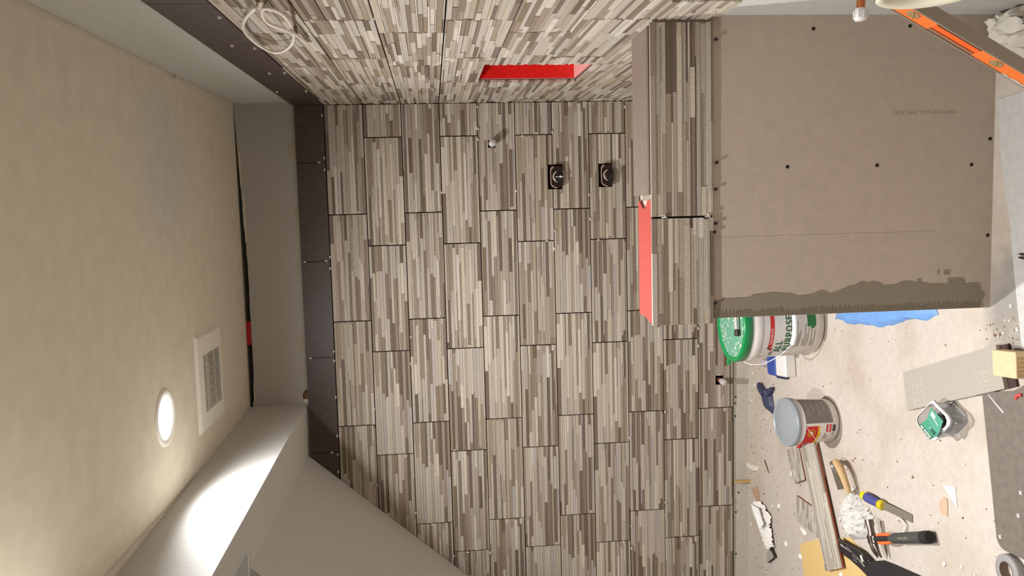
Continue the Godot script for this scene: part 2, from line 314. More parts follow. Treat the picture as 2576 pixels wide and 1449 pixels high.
func _ready() -> void:
	# camera: rolled a quarter turn, like the phone that took the picture
	var cam := Camera3D.new()
	cam.name = "camera"
	cam.transform = Transform3D(Basis(Vector3(-0.0264, -0.9949, 0.097354), Vector3(0.995714, -0.034806, -0.08569), Vector3(0.088641, 0.094674, 0.991554)), Vector3(-0.527378, 1.53764, 3.854267))
	cam.fov = 38.9283
	cam.near = 0.05; cam.far = 50.0
	cam.current = true
	add_child(cam)
	var env := Environment.new()
	env.background_mode = Environment.BG_COLOR
	env.background_color = Color(0, 0, 0)
	env.tonemap_mode = Environment.TONE_MAPPER_LINEAR
	env.tonemap_exposure = 3.1
	env.sdfgi_enabled = true; env.ssao_enabled = true; env.ssil_enabled = true
	var we := WorldEnvironment.new()
	we.name = "world"; we.environment = env
	add_child(we)
	set_materials()
	make_patterns()
	# three recessed ceiling lamps in a row; the first is in the picture
	downlight(-1.150, 1.165, LAMP, "round white recessed ceiling lamp shining beside the beam")
	downlight(-1.295, 2.32, LAMP2, "round white recessed ceiling lamp second from the back wall")
	downlight(-1.36, 3.80, LAMP3, "round white recessed ceiling lamp farthest from the back wall")
	build_room()
	place_things()

const LAMP := 1.75
const LAMP2 := 1.45
const LAMP3 := 0.65

func downlight(x: float, z: float, energy: float, label: String) -> void:
	var t := thing("recessed_lamp", label, "ceiling lamp", at(x, FLOOR_TO_CEILING, z), "recessed lamps along the ceiling")
	var b := MB.new()
	b.lathe(Transform3D(), [Vector2(0.094, 0.0), Vector2(0.092, -0.004), Vector2(0.084, -0.006), Vector2(0.073, -0.003), Vector2(0.0715, 0.0)], lin(238, 232, 222), 48)
	part("trim_ring", b, M.vert, t)
	b = MB.new()
	b.lathe(Transform3D(), [Vector2(0.073, -0.001), Vector2(0.05, -0.0035), Vector2(0.0, -0.0045)], Color.WHITE, 40)
	var m := mat(Color(0.9, 0.9, 0.88), 0.6)
	m.emission_enabled = true; m.emission = Color(1.0, 0.99, 0.96); m.emission_energy_multiplier = 1.2
	part("diffuser", b, m, t)
	var l := SpotLight3D.new()
	l.name = "lamp_light"
	l.position = Vector3(-0.015, -0.012, 0)
	l.rotation = Vector3(-PI / 2, 0, 0)
	l.light_color = Color(0.97, 0.975, 0.985)
	l.light_energy = energy
	l.light_size = 0.035
	l.spot_angle = 85.0; l.spot_angle_attenuation = 1.0
	l.spot_range = 12.0; l.spot_attenuation = 2.0
	l.shadow_enabled = true
	t.add_child(l)

# ------------------------------------------------------------------ striped stone tile
var patterns := []
const TONES := [[214, 201, 184], [200, 186, 168], [180, 164, 146], [162, 145, 127], [144, 127, 110], [124, 107, 92], [192, 181, 168]]

func make_patterns() -> void:
	for k in 10:
		var r := RandomNumberGenerator.new()
		r.seed = 100 + k
		var list := []
		var y := 0.0
		while y < 0.1715:
			var h := r.randf_range(0.0090, 0.0158)
			var thin := r.randf() < 0.30
			if thin: h = r.randf_range(0.0032, 0.0062)
			if y + h > 0.166: h = 0.172 - y
			var x := -r.randf_range(0.0, 0.15)
			var last := -1
			while x < 0.5:
				var w := r.randf_range(0.10, 0.42)
				if x + w <= 0.0:
					x += w
					continue
				var tone := r.randi_range(0, 6)
				if thin and r.randf() < 0.55: tone = 0
				if tone == last: tone = (tone + 2) % 7
				last = tone
				var c: Array = TONES[tone]
				var j := r.randf_range(-7.0, 7.0)
				list.append([Rect2(maxf(x, 0.0), y, minf(x + w, 0.5) - maxf(x, 0.0), h), lin(c[0] + j, c[1] + j, c[2] + j + r.randf_range(-4, 4)), r.randf_range(-0.0022, 0.0016)])
				x += w
			y += h
		patterns.append(list)

func without(rects: Array, hole: Rect2) -> Array:
	var out := []
	for r: Rect2 in rects:
		if not r.intersects(hole):
			out.append(r)
			continue
		var i := r.intersection(hole)
		if i.position.y > r.position.y: out.append(Rect2(r.position.x, r.position.y, r.size.x, i.position.y - r.position.y))
		if i.end.y < r.end.y: out.append(Rect2(r.position.x, i.end.y, r.size.x, r.end.y - i.end.y))
		if i.position.x > r.position.x: out.append(Rect2(r.position.x, i.position.y, i.position.x - r.position.x, i.size.y))
		if i.end.x < r.end.x: out.append(Rect2(i.end.x, i.position.y, r.end.x - i.end.x, i.size.y))
	return out

# one tile: its cut rectangle in the wall's own plane, with the strips of its relief; returns null where nothing is left
func stone_tile(parent: Node3D, t: Transform3D, area: Rect2, holes: Array, kind: int, shift: float, flip: bool, called := "wall_tile") -> void:
	var b := MB.new()
	for p in patterns[kind % patterns.size()]:
		var r: Rect2 = p[0]
		if flip: r = Rect2(0.5 - r.end.x, 0.172 - r.end.y, r.size.x, r.size.y)
		r = Rect2(area.position.x + r.position.x * 1.1 - shift, area.end.y - 0.172 + r.position.y, r.size.x * 1.1, r.size.y)
		r = r.intersection(area)
		if r.size.x < 0.0005 or r.size.y < 0.0005: continue
		var left := [r]
		for h in holes: left = without(left, h)
		for q: Rect2 in left:
			if q.size.x < 0.0005 or q.size.y < 0.0005: continue
			b.box(t, Vector3(q.position.x, q.position.y, -0.0095), Vector3(q.end.x, q.end.y - minf(0.0008, q.size.y * 0.3), p[2]), p[1], false)
	if b.v.size(): part(called, b, M.stone, parent)

# courses of a wall, given the joints of each course along the wall
func courses(parent: Node3D, t: Transform3D, joints: Callable, rows: Array, holes: Array, s_min: float, s_max: float, seed_: int) -> void:
	var r := RandomNumberGenerator.new()
	r.seed = seed_
	for k in rows:
		var top: float = COURSE_TOP - (k - 1) * ROW - 0.0018
		var js: Array = joints.call(k)
		for i in js.size() - 1:
			var a: float = js[i] + 0.0024; var e: float = js[i + 1] - 0.0024
			var kind := r.randi(); var flip := r.randf() < 0.5
			if e < s_min or a > s_max: continue
			var shift := 0.0
			if e - a < 0.45 and i == 0: shift = maxf(0.0, 0.5 - (e - a))
			stone_tile(parent, t, Rect2(maxf(a, s_min), top - 0.1720, minf(e, s_max) - maxf(a, s_min), 0.1720), holes, kind % 10, shift, flip)

var BACK := Transform3D(Basis(), Vector3.ZERO)
var SIDE := Transform3D(Basis(Vector3(-0.019, 0, 1).normalized(), Vector3.UP, Vector3(-1, 0, -0.019).normalized()), Vector3.ZERO)
var KNEE := Transform3D(Basis(), Vector3(0, 0, 1.747))

func rect(s0: float, y0: float, s1: float, y1: float) -> Rect2: return Rect2(s0, y0, s1 - s0, y1 - y0)

func spacer(t: Transform3D, s: float, y: float, tall: bool, label: String, g: String) -> void:
	var b := MB.new()
	b.box(Transform3D(), Vector3(-0.0065, -0.0013, -0.004), Vector3(0.0065, 0.0013, 0.0035), Color.WHITE)
	b.box(Transform3D(), Vector3(-0.0013, -0.0065, -0.004), Vector3(0.0013, -0.0013, 0.0035), Color.WHITE)
	var tr := t * Transform3D(Basis(Vector3(0, 0, 1), PI / 2 if tall else 0.0), Vector3(s, y, 0.002))
	solo("tile_spacer", b, M.spacer, label, "tile spacer", tr, g)

# ------------------------------------------------------------------ the room
func build_room() -> void:
	# ceiling: bare primed board with a band of smooth joint compound; the edge over the back wall stays open
	var b := MB.new()
	var g := []
	for i in 33:
		var row := []
		for j in 30: row.append(Vector3(-1.43 + 1.5 * j / 29.0, FLOOR_TO_CEILING, -0.03 + 5.3 * i / 32.0))
		g.append(row)
	var tint := func(p: Vector3) -> Color:
		var d := Vector2((p.x + 0.33) / 0.22, (p.z - 1.02) / 0.20).length()
		return lin(222, 212, 190).lerp(lin(205, 205, 203), clampf(1.5 - d, 0.0, 1.0) * 0.8)
	b.sheet(g, tint, Vector3.DOWN)
	b.box(Transform3D(), Vector3(-3.1, FLOOR_TO_CEILING + 0.001, -0.2), Vector3(0.2, 2.55, 5.4), lin(200, 190, 170))
	b.box(Transform3D(), Vector3(-3.1, FLOOR_TO_CEILING, -0.1), Vector3(-1.44, 2.43, 5.4), lin(222, 212, 190))
	var ceiling := struct("ceiling", b, M.ceiling, "beige unpainted drywall ceiling with a smooth patch of joint compound")
	b = MB.new()
	b.tube(PackedVector3Array([Vector3(-0.016, 2.419, 0.865), Vector3(-0.014, 2.408, 0.872), Vector3(-0.020, 2.403, 0.884), Vector3(-0.027, 2.408, 0.890)]), 0.0018, lin(196, 170, 138), 6)
	part("torn_curl", b, M.matte, ceiling)
	# ragged tape along the joint with the right wall
	b = MB.new()
	rng.seed = 5
	var edge := PackedVector2Array(); var rim := PackedVector2Array()
	for i in 60:
		var z := 0.05 + i * 0.036
		rim.append(Vector2(z, rng.randf_range(0.004, 0.012) + (0.010 if rng.randf() < 0.2 else 0.0)))
		edge.append(Vector2(z, -0.004))
	edge.reverse()
	rim.append_array(edge)
	b.prism(frame(Vector3(-0.002, 2.4185, 0), Vector3(-0.019, 0, 1), Vector3(-1, 0, 0)), rim, -0.002, 0.002, lin(214, 204, 188))
	part("torn_tape", b, M.matte, ceiling)

	# floor
	b = MB.new()
	g = []
	for i in 161:
		var row := []
		for j in 101: row.append(Vector3(-3.0 + 3.05 * j / 100.0, 0.0, -0.02 + 5.3 * i / 160.0))
		g.append(row)
	var f := FastNoiseLite.new()
	f.seed = 4; f.frequency = 2.2; f.fractal_octaves = 4
	var stain := func(p: Vector3) -> Color:
		var c := lin(203, 191, 177)
		var w := f.get_noise_2d(p.x, p.z)
		c = c.lerp(lin(190, 174, 157), clampf(w * 1.6, 0.0, 1.0))
		if p.z < 0.28: c = c.lerp(lin(196, 182, 164), clampf((0.28 - p.z) * 5.0, 0.0, 1.0) * (0.6 + w))
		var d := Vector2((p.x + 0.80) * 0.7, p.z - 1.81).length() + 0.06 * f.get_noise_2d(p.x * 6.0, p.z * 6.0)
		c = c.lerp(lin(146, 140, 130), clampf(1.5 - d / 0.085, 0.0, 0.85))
		return c
	b.sheet(g, stain, Vector3.UP)
	b.box(Transform3D(), Vector3(-3.1, -0.15, -0.2), Vector3(0.2, -0.002, 5.4), lin(200, 190, 170))
	struct("floor", b, M.floor, "pale rough concrete floor dusted with plaster and stains")

	build_back_wall()
	build_side_wall()
	build_half_wall()

	# outer walls that close the room behind the camera
	b = MB.new()
	b.box(Transform3D(), Vector3(-3.1, 0.0, -0.02), Vector3(-3.0, FLOOR_TO_CEILING, 5.3), lin(205, 200, 190))
	struct("wall_left", b, M.far, "plain pale drywall closing the left of the room")
	b = MB.new()
	b.box(Transform3D(), Vector3(-3.0, 0.0, 5.2), Vector3(0.0, FLOOR_TO_CEILING, 5.3), lin(205, 200, 190))
	struct("wall_front", b, M.far, "plain pale drywall closing the room behind the camera")

	# boxed beam under the ceiling and the sloping underside of the stairs beside it
	b = MB.new()
	b.prism(frame(Vector3.ZERO, Vector3.RIGHT, Vector3.BACK), PackedVector2Array([Vector2(-1.391, -0.012), Vector2(-1.602, 4.6), Vector2(-1.651, 4.6), Vector2(-1.536, -0.012)]), -2.4205, -2.158, Color.WHITE)
	var beam := struct("trim_1", b, M.paint, "grey painted boxed beam running along the ceiling beside the lamp")
	b = MB.new()
	rng.seed = 9
	rim = PackedVector2Array(); edge = PackedVector2Array()
	for i in 70:
		var z := 0.1 + i * 0.028
		rim.append(Vector2(z, rng.randf_range(0.003, 0.008) + (0.007 if z > 0.95 and z < 1.45 else 0.0)))
		edge.append(Vector2(z, -0.002))
	edge.reverse(); rim.append_array(edge)
	b.prism(frame(Vector3(-1.3945, 2.4195, 0), Vector3(-0.046, 0, 1), Vector3(0, -1, 0)), rim, -0.001, 0.002, lin(200, 194, 182))
	part("torn_tape", b, M.matte, beam)
	b = MB.new()
	var side := PackedVector2Array([Vector2(-1.53, 2.1588), Vector2(-1.633, 2.160), Vector2(-2.279, 1.418), Vector2(-2.99, 0.60), Vector2(-2.99, 2.419), Vector2(-1.53, 2.419)])
	b.prism(Transform3D(), side, 0.0045, 1.25, Color.WHITE)
	var stairs := struct("trim_2", b, M.paint, "grey painted sloping underside of the stairs cutting across the tiles")
	b = MB.new()
	b.prism(Transform3D(), PackedVector2Array([Vector2(-1.572, 2.161), Vector2(-1.70, 2.161), Vector2(-2.98, 2.161), Vector2(-2.98, 2.418), Vector2(-1.572, 2.418)]), 1.251, 1.262, Color.WHITE)
	part("primed_board", b, mat(rgb(236, 242, 246), 0.7), stairs)

func build_back_wall() -> void:
	rng.seed = 21
	# painted board above the tiles; its top edge is torn and falls short of the ceiling
	var top := PackedVector2Array()
	var keys := [[-3.0, 2.40], [-1.40, 2.405], [-1.372, 2.405], [-1.36, 2.399], [-1.2, 2.394], [-0.98, 2.394], [-0.8, 2.393], [-0.6, 2.396], [-0.55, 2.402], [-0.4, 2.405], [-0.25, 2.411], [0.0, 2.418]]
	for i in keys.size() - 1:
		var a: Array = keys[i]; var e: Array = keys[i + 1]
		for k in 6: top.append(Vector2(lerpf(a[0], e[0], k / 6.0), lerpf(a[1], e[1], k / 6.0) + rng.randf_range(-0.0012, 0.0012)))
	top.append(Vector2(0.03, 2.418))
	var shape := PackedVector2Array(top)
	shape.append(Vector2(0.03, 2.11)); shape.append(Vector2(-1.318, 2.11))
	for k in 11:   # an old round cut-out whose rim shows above the dark band
		var a := PI * k / 10.0
		shape.append(Vector2(-1.352 + 0.034 * cos(a), 2.148 + 0.026 * sin(a)))
	shape.append(Vector2(-1.386, 2.11)); shape.append(Vector2(-3.0, 2.11))
	var b := MB.new()
	b.prism(BACK, shape, -0.024, -0.012, Color.WHITE)
	b.box(BACK, Vector3(-3.0, 0.0, -0.13), Vector3(0.05, 2.38, -0.075), Color.WHITE)
	var wall := struct("wall_back", b, M.paint_back, "back wall of striped tiles under a dark band and grey painted drywall")
	# the dark cavity behind the board and the board that carries the tiles, black in the open joints
	b = MB.new()
	b.box(BACK, Vector3(-3.0, 0.0, -0.2), Vector3(0.1, 2.43, -0.131), Color.WHITE)
	var y_lo := 0.078
	var rs := [rect(-2.93, y_lo, 0.012, 2.146)]
	for h in back_holes(): rs = without(rs, h)
	for r: Rect2 in rs: b.box(BACK, Vector3(r.position.x, r.position.y, -0.024), Vector3(r.end.x, r.end.y, -0.0098), Color.WHITE, false)
	part("tile_backing", b, M.backer, wall)
	b = MB.new()
	b.box(BACK, Vector3(-3.0, 0.0, -0.024), Vector3(0.0, 0.0775, -0.011), lin(205, 193, 178))
	part("bare_board", b, M.raw, wall)
	for q in [[-1.455, 0.066], [-1.487, 0.070], [-1.552, 0.068], [-1.945, 0.052], [-2.045, 0.066], [-2.262, 0.066]]:
		b = MB.new()
		b.lathe(BACK * Transform3D(Basis(Vector3.RIGHT, PI / 2), Vector3(q[0], q[1], -0.0112)), [Vector2(0.0045, 0.0), Vector2(0.0045, 0.0012), Vector2(0.0045, 0.0012), Vector2(0, 0.0006)], lin(24, 18, 16), 14)
		part("screw", b, M.vert, wall)
	b = MB.new()
	b.box(BACK, Vector3(-1.395, 2.10, -0.074), Vector3(-1.30, 2.19, -0.03), lin(150, 110, 88))
	part("brown_stud", b, M.matte, wall)
	b = MB.new()
	b.prism(BACK, PackedVector2Array([Vector2(-1.389, 2.146), Vector2(-1.385, 2.160), Vector2(-1.372, 2.171), Vector2(-1.366, 2.171), Vector2(-1.366, 2.146)]), -0.026, -0.0122, lin(226, 220, 208))
	part("cut_rim", b, M.matte, wall)
	b = MB.new()
	b.box(BACK, Vector3(-1.10, 2.385, -0.06), Vector3(-0.99, 2.43, -0.035), lin(214, 38, 50))
	part("red_box", b, M.vert, wall)
	# strips of torn paper along the top of the board
	for q in [[-0.36, -0.20, 0.008], [-0.62, -0.40, 0.012], [-1.36, -1.29, 0.011]]:
		b = MB.new()
		var rim := PackedVector2Array(); var n := 14
		for i in n: rim.append(Vector2(lerpf(q[0], q[1], i / (n - 1.0)), (2.401 if q[1] < -0.3 else 2.407) - q[2] * rng.randf_range(0.7, 1.2)))
		for i in n: rim.append(Vector2(lerpf(q[1], q[0], i / (n - 1.0)), 2.398 if q[1] < -0.3 else 2.407))
		b.prism(BACK, rim, -0.012, -0.0105, lin(204, 190, 168))
		part("torn_paper", b, M.matte, wall)
	# smears of compound where the paint meets the band
	for q in [[-0.50, 2.155, 0.045, 0.018], [-0.20, 2.17, 0.05, 0.02], [-1.345, 2.178, 0.055, 0.03], [-0.72, 2.158, 0.02, 0.012], [-1.10, 2.16, 0.05, 0.012]]:
		b = MB.new()
		var rim := PackedVector2Array()
		for k in 18: rim.append(Vector2(q[0] + q[2] * cos(TAU * k / 18.0) * rng.randf_range(0.8, 1.1), maxf(2.149, q[1] + q[3] * sin(TAU * k / 18.0) * rng.randf_range(0.7, 1.2))))
		if q[0] > -1.34 or q[0] < -1.35: b.prism(BACK, rim, -0.012, -0.0108, lin(176, 168, 150))
		if b.v.size(): part("plaster_smear", b, M.plaster, wall)
	# dark accent band
	var js := [0.0, -0.2627, -0.7170, -1.1694, -1.6255, -2.08]
	for i in js.size() - 1:
		b = MB.new()
		b.box(BACK, Vector3(js[i + 1] + 0.0014, 2.0170, -0.0095), Vector3(js[i] - 0.0014, 2.1480, 0.0), Color.WHITE, false, 0.0)
		part("accent_tile", b, M.accent, wall)
	# striped courses
	var joints := func(k: int) -> Array:
		var out := [-2.92]
		var first := -0.5029 if k % 2 == 1 else -0.1519
		if k == 10: first = -0.1519
		for i in range(5, -1, -1):
			var s: float = first - 0.5 * i
			if s > -2.86: out.append(s)
		out.append(0.0)
		return out
	courses(wall, BACK, joints, range(1, 12), back_holes(), -2.92, 0.0, 77)

func back_holes() -> Array:
	return [rect(-0.409, 0.916, -0.292, 0.986), rect(-0.404, 0.675, -0.292, 0.741), rect(-0.2085, 1.230, -0.1735, 1.265), rect(-1.388, 0.129, -1.342, 0.171)]

func build_side_wall() -> void:
	var b := MB.new()
	var niche := rect(0.650, 0.962, 1.052, 1.343)
	# wall in pieces round the niche
	for r: Rect2 in without([rect(-0.02, 0.0, 5.3, FLOOR_TO_CEILING + 0.003)], niche):
		b.box(SIDE, Vector3(r.position.x, r.position.y, -0.12), Vector3(r.end.x, r.end.y, -0.012), Color.WHITE)
	b.box(SIDE, Vector3(0.55, 0.85, -0.2), Vector3(1.15, 1.45, -0.121), Color.WHITE)
	var wall := struct("wall_right", b, M.paint, "right wall with striped tiles, a red niche and bare painted board")
	b = MB.new()
	for r: Rect2 in without([rect(-0.01, 0.08, 2.14, 2.146)], niche):
		if r.position.y < 0.95:
			b.box(SIDE, Vector3(-0.01, 0.08, -0.0125), Vector3(1.55, 0.79, -0.0098), Color.WHITE, false)
			r = rect(-0.01, 0.787, 1.93, r.end.y)
		b.box(SIDE, Vector3(r.position.x, r.position.y, -0.0125), Vector3(r.end.x, r.end.y, -0.0098), Color.WHITE, false)
	part("tile_backing", b, M.backer, wall)
	# red waterproofing lining of the niche
	b = MB.new()
	var s0 := niche.position.x; var s1 := niche.end.x; var y0 := niche.position.y; var y1 := niche.end.y
	b.box(SIDE, Vector3(s0, y0, -0.105), Vector3(s1, y1, -0.098), Color.WHITE)
	b.box(SIDE, Vector3(s0, y0, -0.098), Vector3(s0 + 0.004, y1, -0.0135), Color.WHITE)
	b.box(SIDE, Vector3(s1 - 0.004, y0, -0.098), Vector3(s1, y1, -0.0135), Color.WHITE)
	b.box(SIDE, Vector3(s0, y1 - 0.004, -0.098), Vector3(s1, y1, -0.0135), Color.WHITE)
	b.box(SIDE, Vector3(s0, y0, -0.098), Vector3(s1, y0 + 0.004, -0.0135), Color.WHITE)
	part("niche_lining", b, M.red, wall).set_meta("label", "red waterproof lining of the niche")
	b = MB.new()
	b.box(SIDE, Vector3(s0 + 0.004, y0 + 0.004, -0.097), Vector3(s1 - 0.004, y0 + 0.0052, -0.0137), Color.WHITE)  # sill painted paler for the lamplight on it, besides the dust
	part("lit_niche_sill", b, textured(rgb(232, 176, 166), 0.5, 0.02, 0.9, 4.0), wall).set_meta("label", "pale pink dusty sill of the niche, lightened for the light on it")
	# dark band
	var js := [0.0, 0.4836, 0.959, 1.4516, 1.921, 2.14]
	for i in js.size() - 1:
		b = MB.new()
		b.box(SIDE, Vector3(js[i] + 0.0014, 2.0170, -0.0095), Vector3(js[i + 1] - 0.0014, 2.1560, 0.0), Color.WHITE, false)
		part("accent_tile", b, M.accent, wall)
	var joints := func(k: int) -> Array:
		if k == 7: return [0.0, 0.505, 1.05, 1.592, 1.935]
		return [0.0, 0.505, 1.05, 1.592, 2.137] if k % 2 == 1 else [0.0, 0.11, 0.652, 1.2, 1.746, 2.137]
	courses(wall, SIDE, joints, range(1, 8), [niche], 0.0, 2.137, 91)
	courses(wall, SIDE, joints, range(8, 12), [niche], 0.0, 1.55, 95)
	# dark strip painted for the shadow gap where the front course ends
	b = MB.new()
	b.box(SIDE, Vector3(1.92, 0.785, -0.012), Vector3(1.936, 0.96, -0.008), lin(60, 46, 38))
	part("painted_joint_shadow", b, M.matte, wall)

func build_half_wall() -> void:
	var b := MB.new()
	b.box(Transform3D(), Vector3(-0.817, 0.0, 1.60), Vector3(-0.02, 0.953, 1.725), Color.WHITE)
	b.box(KNEE, Vector3(-0.8175, 0.0, -0.022), Vector3(-0.0212, 0.953, -0.010), Color.WHITE)
	var wall := struct("wall_divider", b, M.board, "raw drywall half wall topped by striped tiles and a red strip")
	b = MB.new()
	b.box(KNEE, Vector3(-0.826, 0.795, -0.0105), Vector3(-0.040, 0.957, -0.0096), Color.WHITE, false)
	part("tile_backing", b, M.backer, wall)
	stone_tile(wall, KNEE, rect(-0.541, 0.7955, -0.041, 0.9625), [], 2, 0.0, false)
	stone_tile(wall, KNEE, rect(-0.830, 0.7955, -0.5465, 0.9625), [], 6, 0.10, true)
	# smooth cap tile and the red membrane still bare beside it
	b = MB.new()
	b.box(Transform3D(), Vector3(-0.482, 0.955, 1.566), Vector3(-0.046, 0.9645, 1.7195), Color.WHITE, true, 0.0008)
	part("cap_tile", b, M.cap, wall).set_meta("label", "smooth taupe cap tile on the half wall")
	b = MB.new()
	b.box(Transform3D(), Vector3(-0.482, 0.955, 1.7197), Vector3(-0.046, 0.9640, 1.7325), Color.WHITE, true, 0.0008)  # unlit front edge: its shade is put into the darker colour
	part("shaded_cap_edge", b, mat(rgb(98, 84, 74), 0.6), wall).set_meta("label", "front edge strip of the cap tile, its shade put into the colour")
	b = MB.new()
	b.box(Transform3D(), Vector3(-0.83, 0.9531, 1.7326), Vector3(-0.04, 0.9536, 1.7376), Color.WHITE)
	part("open_joint", b, M.backer, wall)
	b = MB.new()
	var red := PackedVector2Array([Vector2(-0.497, 1.604), Vector2(-0.497, 1.612)])
	for k in 9: red.append(Vector2(-0.497 - 0.022 * sin(PI * k / 8.0), lerpf(1.618, 1.70, k / 8.0)))
	red.append_array(PackedVector2Array([Vector2(-0.497, 1.712), Vector2(-0.497, 1.735), Vector2(-0.828, 1.735), Vector2(-0.815, 1.66), Vector2(-0.815, 1.604)]))
	b.prism(frame(Vector3(0, 0.953, 0), Vector3(1, 0, 0), Vector3(0, 0, 1)), red, -0.008, -0.0001, Color.WHITE)
	var faded := part("red_membrane", b, M.red_faded, wall)
	faded.set_meta("label", "bare red waterproofing strip on top of the half wall")
	b = MB.new()
	rng.seed = 33
	for i in 26:
		var x := rng.randf_range(-0.80, -0.52); var z := 1.614 if i % 3 == 0 else (1.727 if i % 3 == 1 else rng.randf_range(1.62, 1.72))
		var l := rng.randf_range(0.006, 0.03); var w := rng.randf_range(0.001, 0.004)
		b.prism(frame(Vector3(x, 0.9532, z), Vector3(1, 0, 0), Vector3(0, 0, 1)), PackedVector2Array([Vector2(-l, -w * 0.3), Vector2(0, -w), Vector2(l, 0), Vector2(l * 0.2, w)]), -0.0004, 0.0, lin(240, 196, 180) if i % 4 else lin(150, 30, 28))
	var scuffs := part("scuffs", b, M.matte, wall)
	scuffs.set_meta("kind", "stuff")
	b = MB.new()
	b.box(Transform3D(), Vector3(-0.497, 0.953, 1.62), Vector3(-0.482, 0.9535, 1.70), Color.WHITE)
	part("mortar_bed", b, M.mortar, wall)
	# trowelled mortar along the end of the board
	b = MB.new()
	var sm := PackedVector2Array(MORTAR)
	b.prism(KNEE, sm, -0.0102, -0.0082, Color.WHITE)
	rng.seed = 31
	for q in [[-0.715, 0.13, 0.018, 0.007], [-0.713, 0.155, 0.005, 0.008], [-0.735, 0.21, 0.012, 0.006], [-0.745, 0.09, 0.03, 0.006]]:
		b.prism(KNEE, PackedVector2Array([Vector2(q[0] - q[3], q[1] - q[2] * 0.4), Vector2(q[0] + q[3], q[1] - q[2] * 0.5), Vector2(q[0] + q[3] * 0.8, q[1] + q[2] * 0.5), Vector2(q[0] - q[3] * 0.9, q[1] + q[2] * 0.4)]), -0.0102, -0.0088, Color.WHITE)
	part("mortar_smear", b, M.mortar, wall).set_meta("label", "grey trowelled mortar along the end of the drywall")
	# comb lines left by the trowel at the very end of the board
	b = MB.new()
	for i in 150:
		var y := 0.03 + i * 0.005
		b.box(KNEE, Vector3(-0.817, y, -0.0086), Vector3(-0.800 + rng.randf_range(-0.006, 0.006), y + 0.0022, -0.0068), Color.WHITE)
	var comb := part("mortar_ridges", b, M.mortar, wall)
	comb.set_meta("kind", "stuff")
	# drywall screws: heads flush in the board, and temporary ones that hold the tiles up
	for q in SCREWS_FLUSH:
		b = MB.new()
		b.lathe(KNEE * Transform3D(Basis(Vector3.RIGHT, PI / 2), Vector3(q[0], q[1], -0.0105)), [Vector2(0.0050, 0.0), Vector2(0.0050, 0.0012), Vector2(0.0050, 0.0012), Vector2(0.002, 0.0010), Vector2(0, 0.0010)], lin(18, 13, 12), 14)
		part("screw", b, M.vert, wall)
	for q in SCREWS_OUT:
		b = MB.new()
		var t := KNEE * Transform3D(Basis(Vector3.RIGHT, PI / 2), Vector3(q[0], q[1], -0.012))
		b.lathe(t, [Vector2(0.0017, 0.0), Vector2(0.0017, 0.008), Vector2(0.0046, 0.0112), Vector2(0.0046, 0.0112), Vector2(0.0046, 0.0124), Vector2(0.0046, 0.0124), Vector2(0, 0.0124)], lin(24, 18, 16), 14)
		part("screw", b, M.vert, wall)
	# faint mill print on the paper, reading upwards
	var tm := TextMesh.new()
	var font := SystemFont.new()
	font.font_names = PackedStringArray(["Droid Sans"])
	tm.font = font; tm.text = "FIRECODE X (UL TYPE SCX)"; tm.font_size = 16; tm.pixel_size = 0.001; tm.depth = 0.0004
	tm.material = mat(rgb(150, 132, 116), 0.9)
	var txt := MeshInstance3D.new()
	txt.name = "mill_print"; txt.mesh = tm
	wall.add_child(txt, true)
	var w := tm.get_aabb().size
	txt.transform = KNEE * Transform3D(Basis(Vector3(0, 0, 1), PI / 2).scaled_local(Vector3(0.178 / w.x, 0.011 / w.y, 1)), Vector3(PRINT.x, PRINT.y, -0.0098))
	b = MB.new()
	rng.seed = 35
	for i in 70:
		var x := rng.randf_range(-0.74, -0.09); var y: float = [0.70, 0.67, 0.60, 0.56, 0.63, 0.18, 0.40][i % 7] + rng.randf_range(-0.012, 0.012)
		var s := rng.randf_range(0.0006, 0.0018)
		b.box(KNEE, Vector3(x - s, y - s, -0.0101), Vector3(x + s, y + s, -0.0097), lin(206, 194, 178))
	var specks := part("plaster_specks", b, M.matte, wall)
	specks.set_meta("kind", "stuff")
	# pencil line across the board
	b = MB.new()
	b.box(KNEE, Vector3(-0.6005, 0.16, -0.0101), Vector3(-0.5995, 0.78, -0.0099), lin(140, 122, 106))
	part("pencil_line", b, M.matte, wall)

# ------------------------------------------------------------------ shapes used by the loose things
func middle(pts: Array) -> Vector2:
	var s := Vector2()
	for p in pts: s += p
	return s / pts.size()

func around(pts: Array, c: Vector2) -> PackedVector2Array:
	var o := PackedVector2Array()
	for p in pts: o.append(p - c)
	return o

func slab(b: MB, pts: PackedVector2Array, y0: float, y1: float, col: Color) -> void:
	b.prism(frame(Vector3.ZERO, Vector3.RIGHT, Vector3.BACK), pts, -y1, -y0, col)

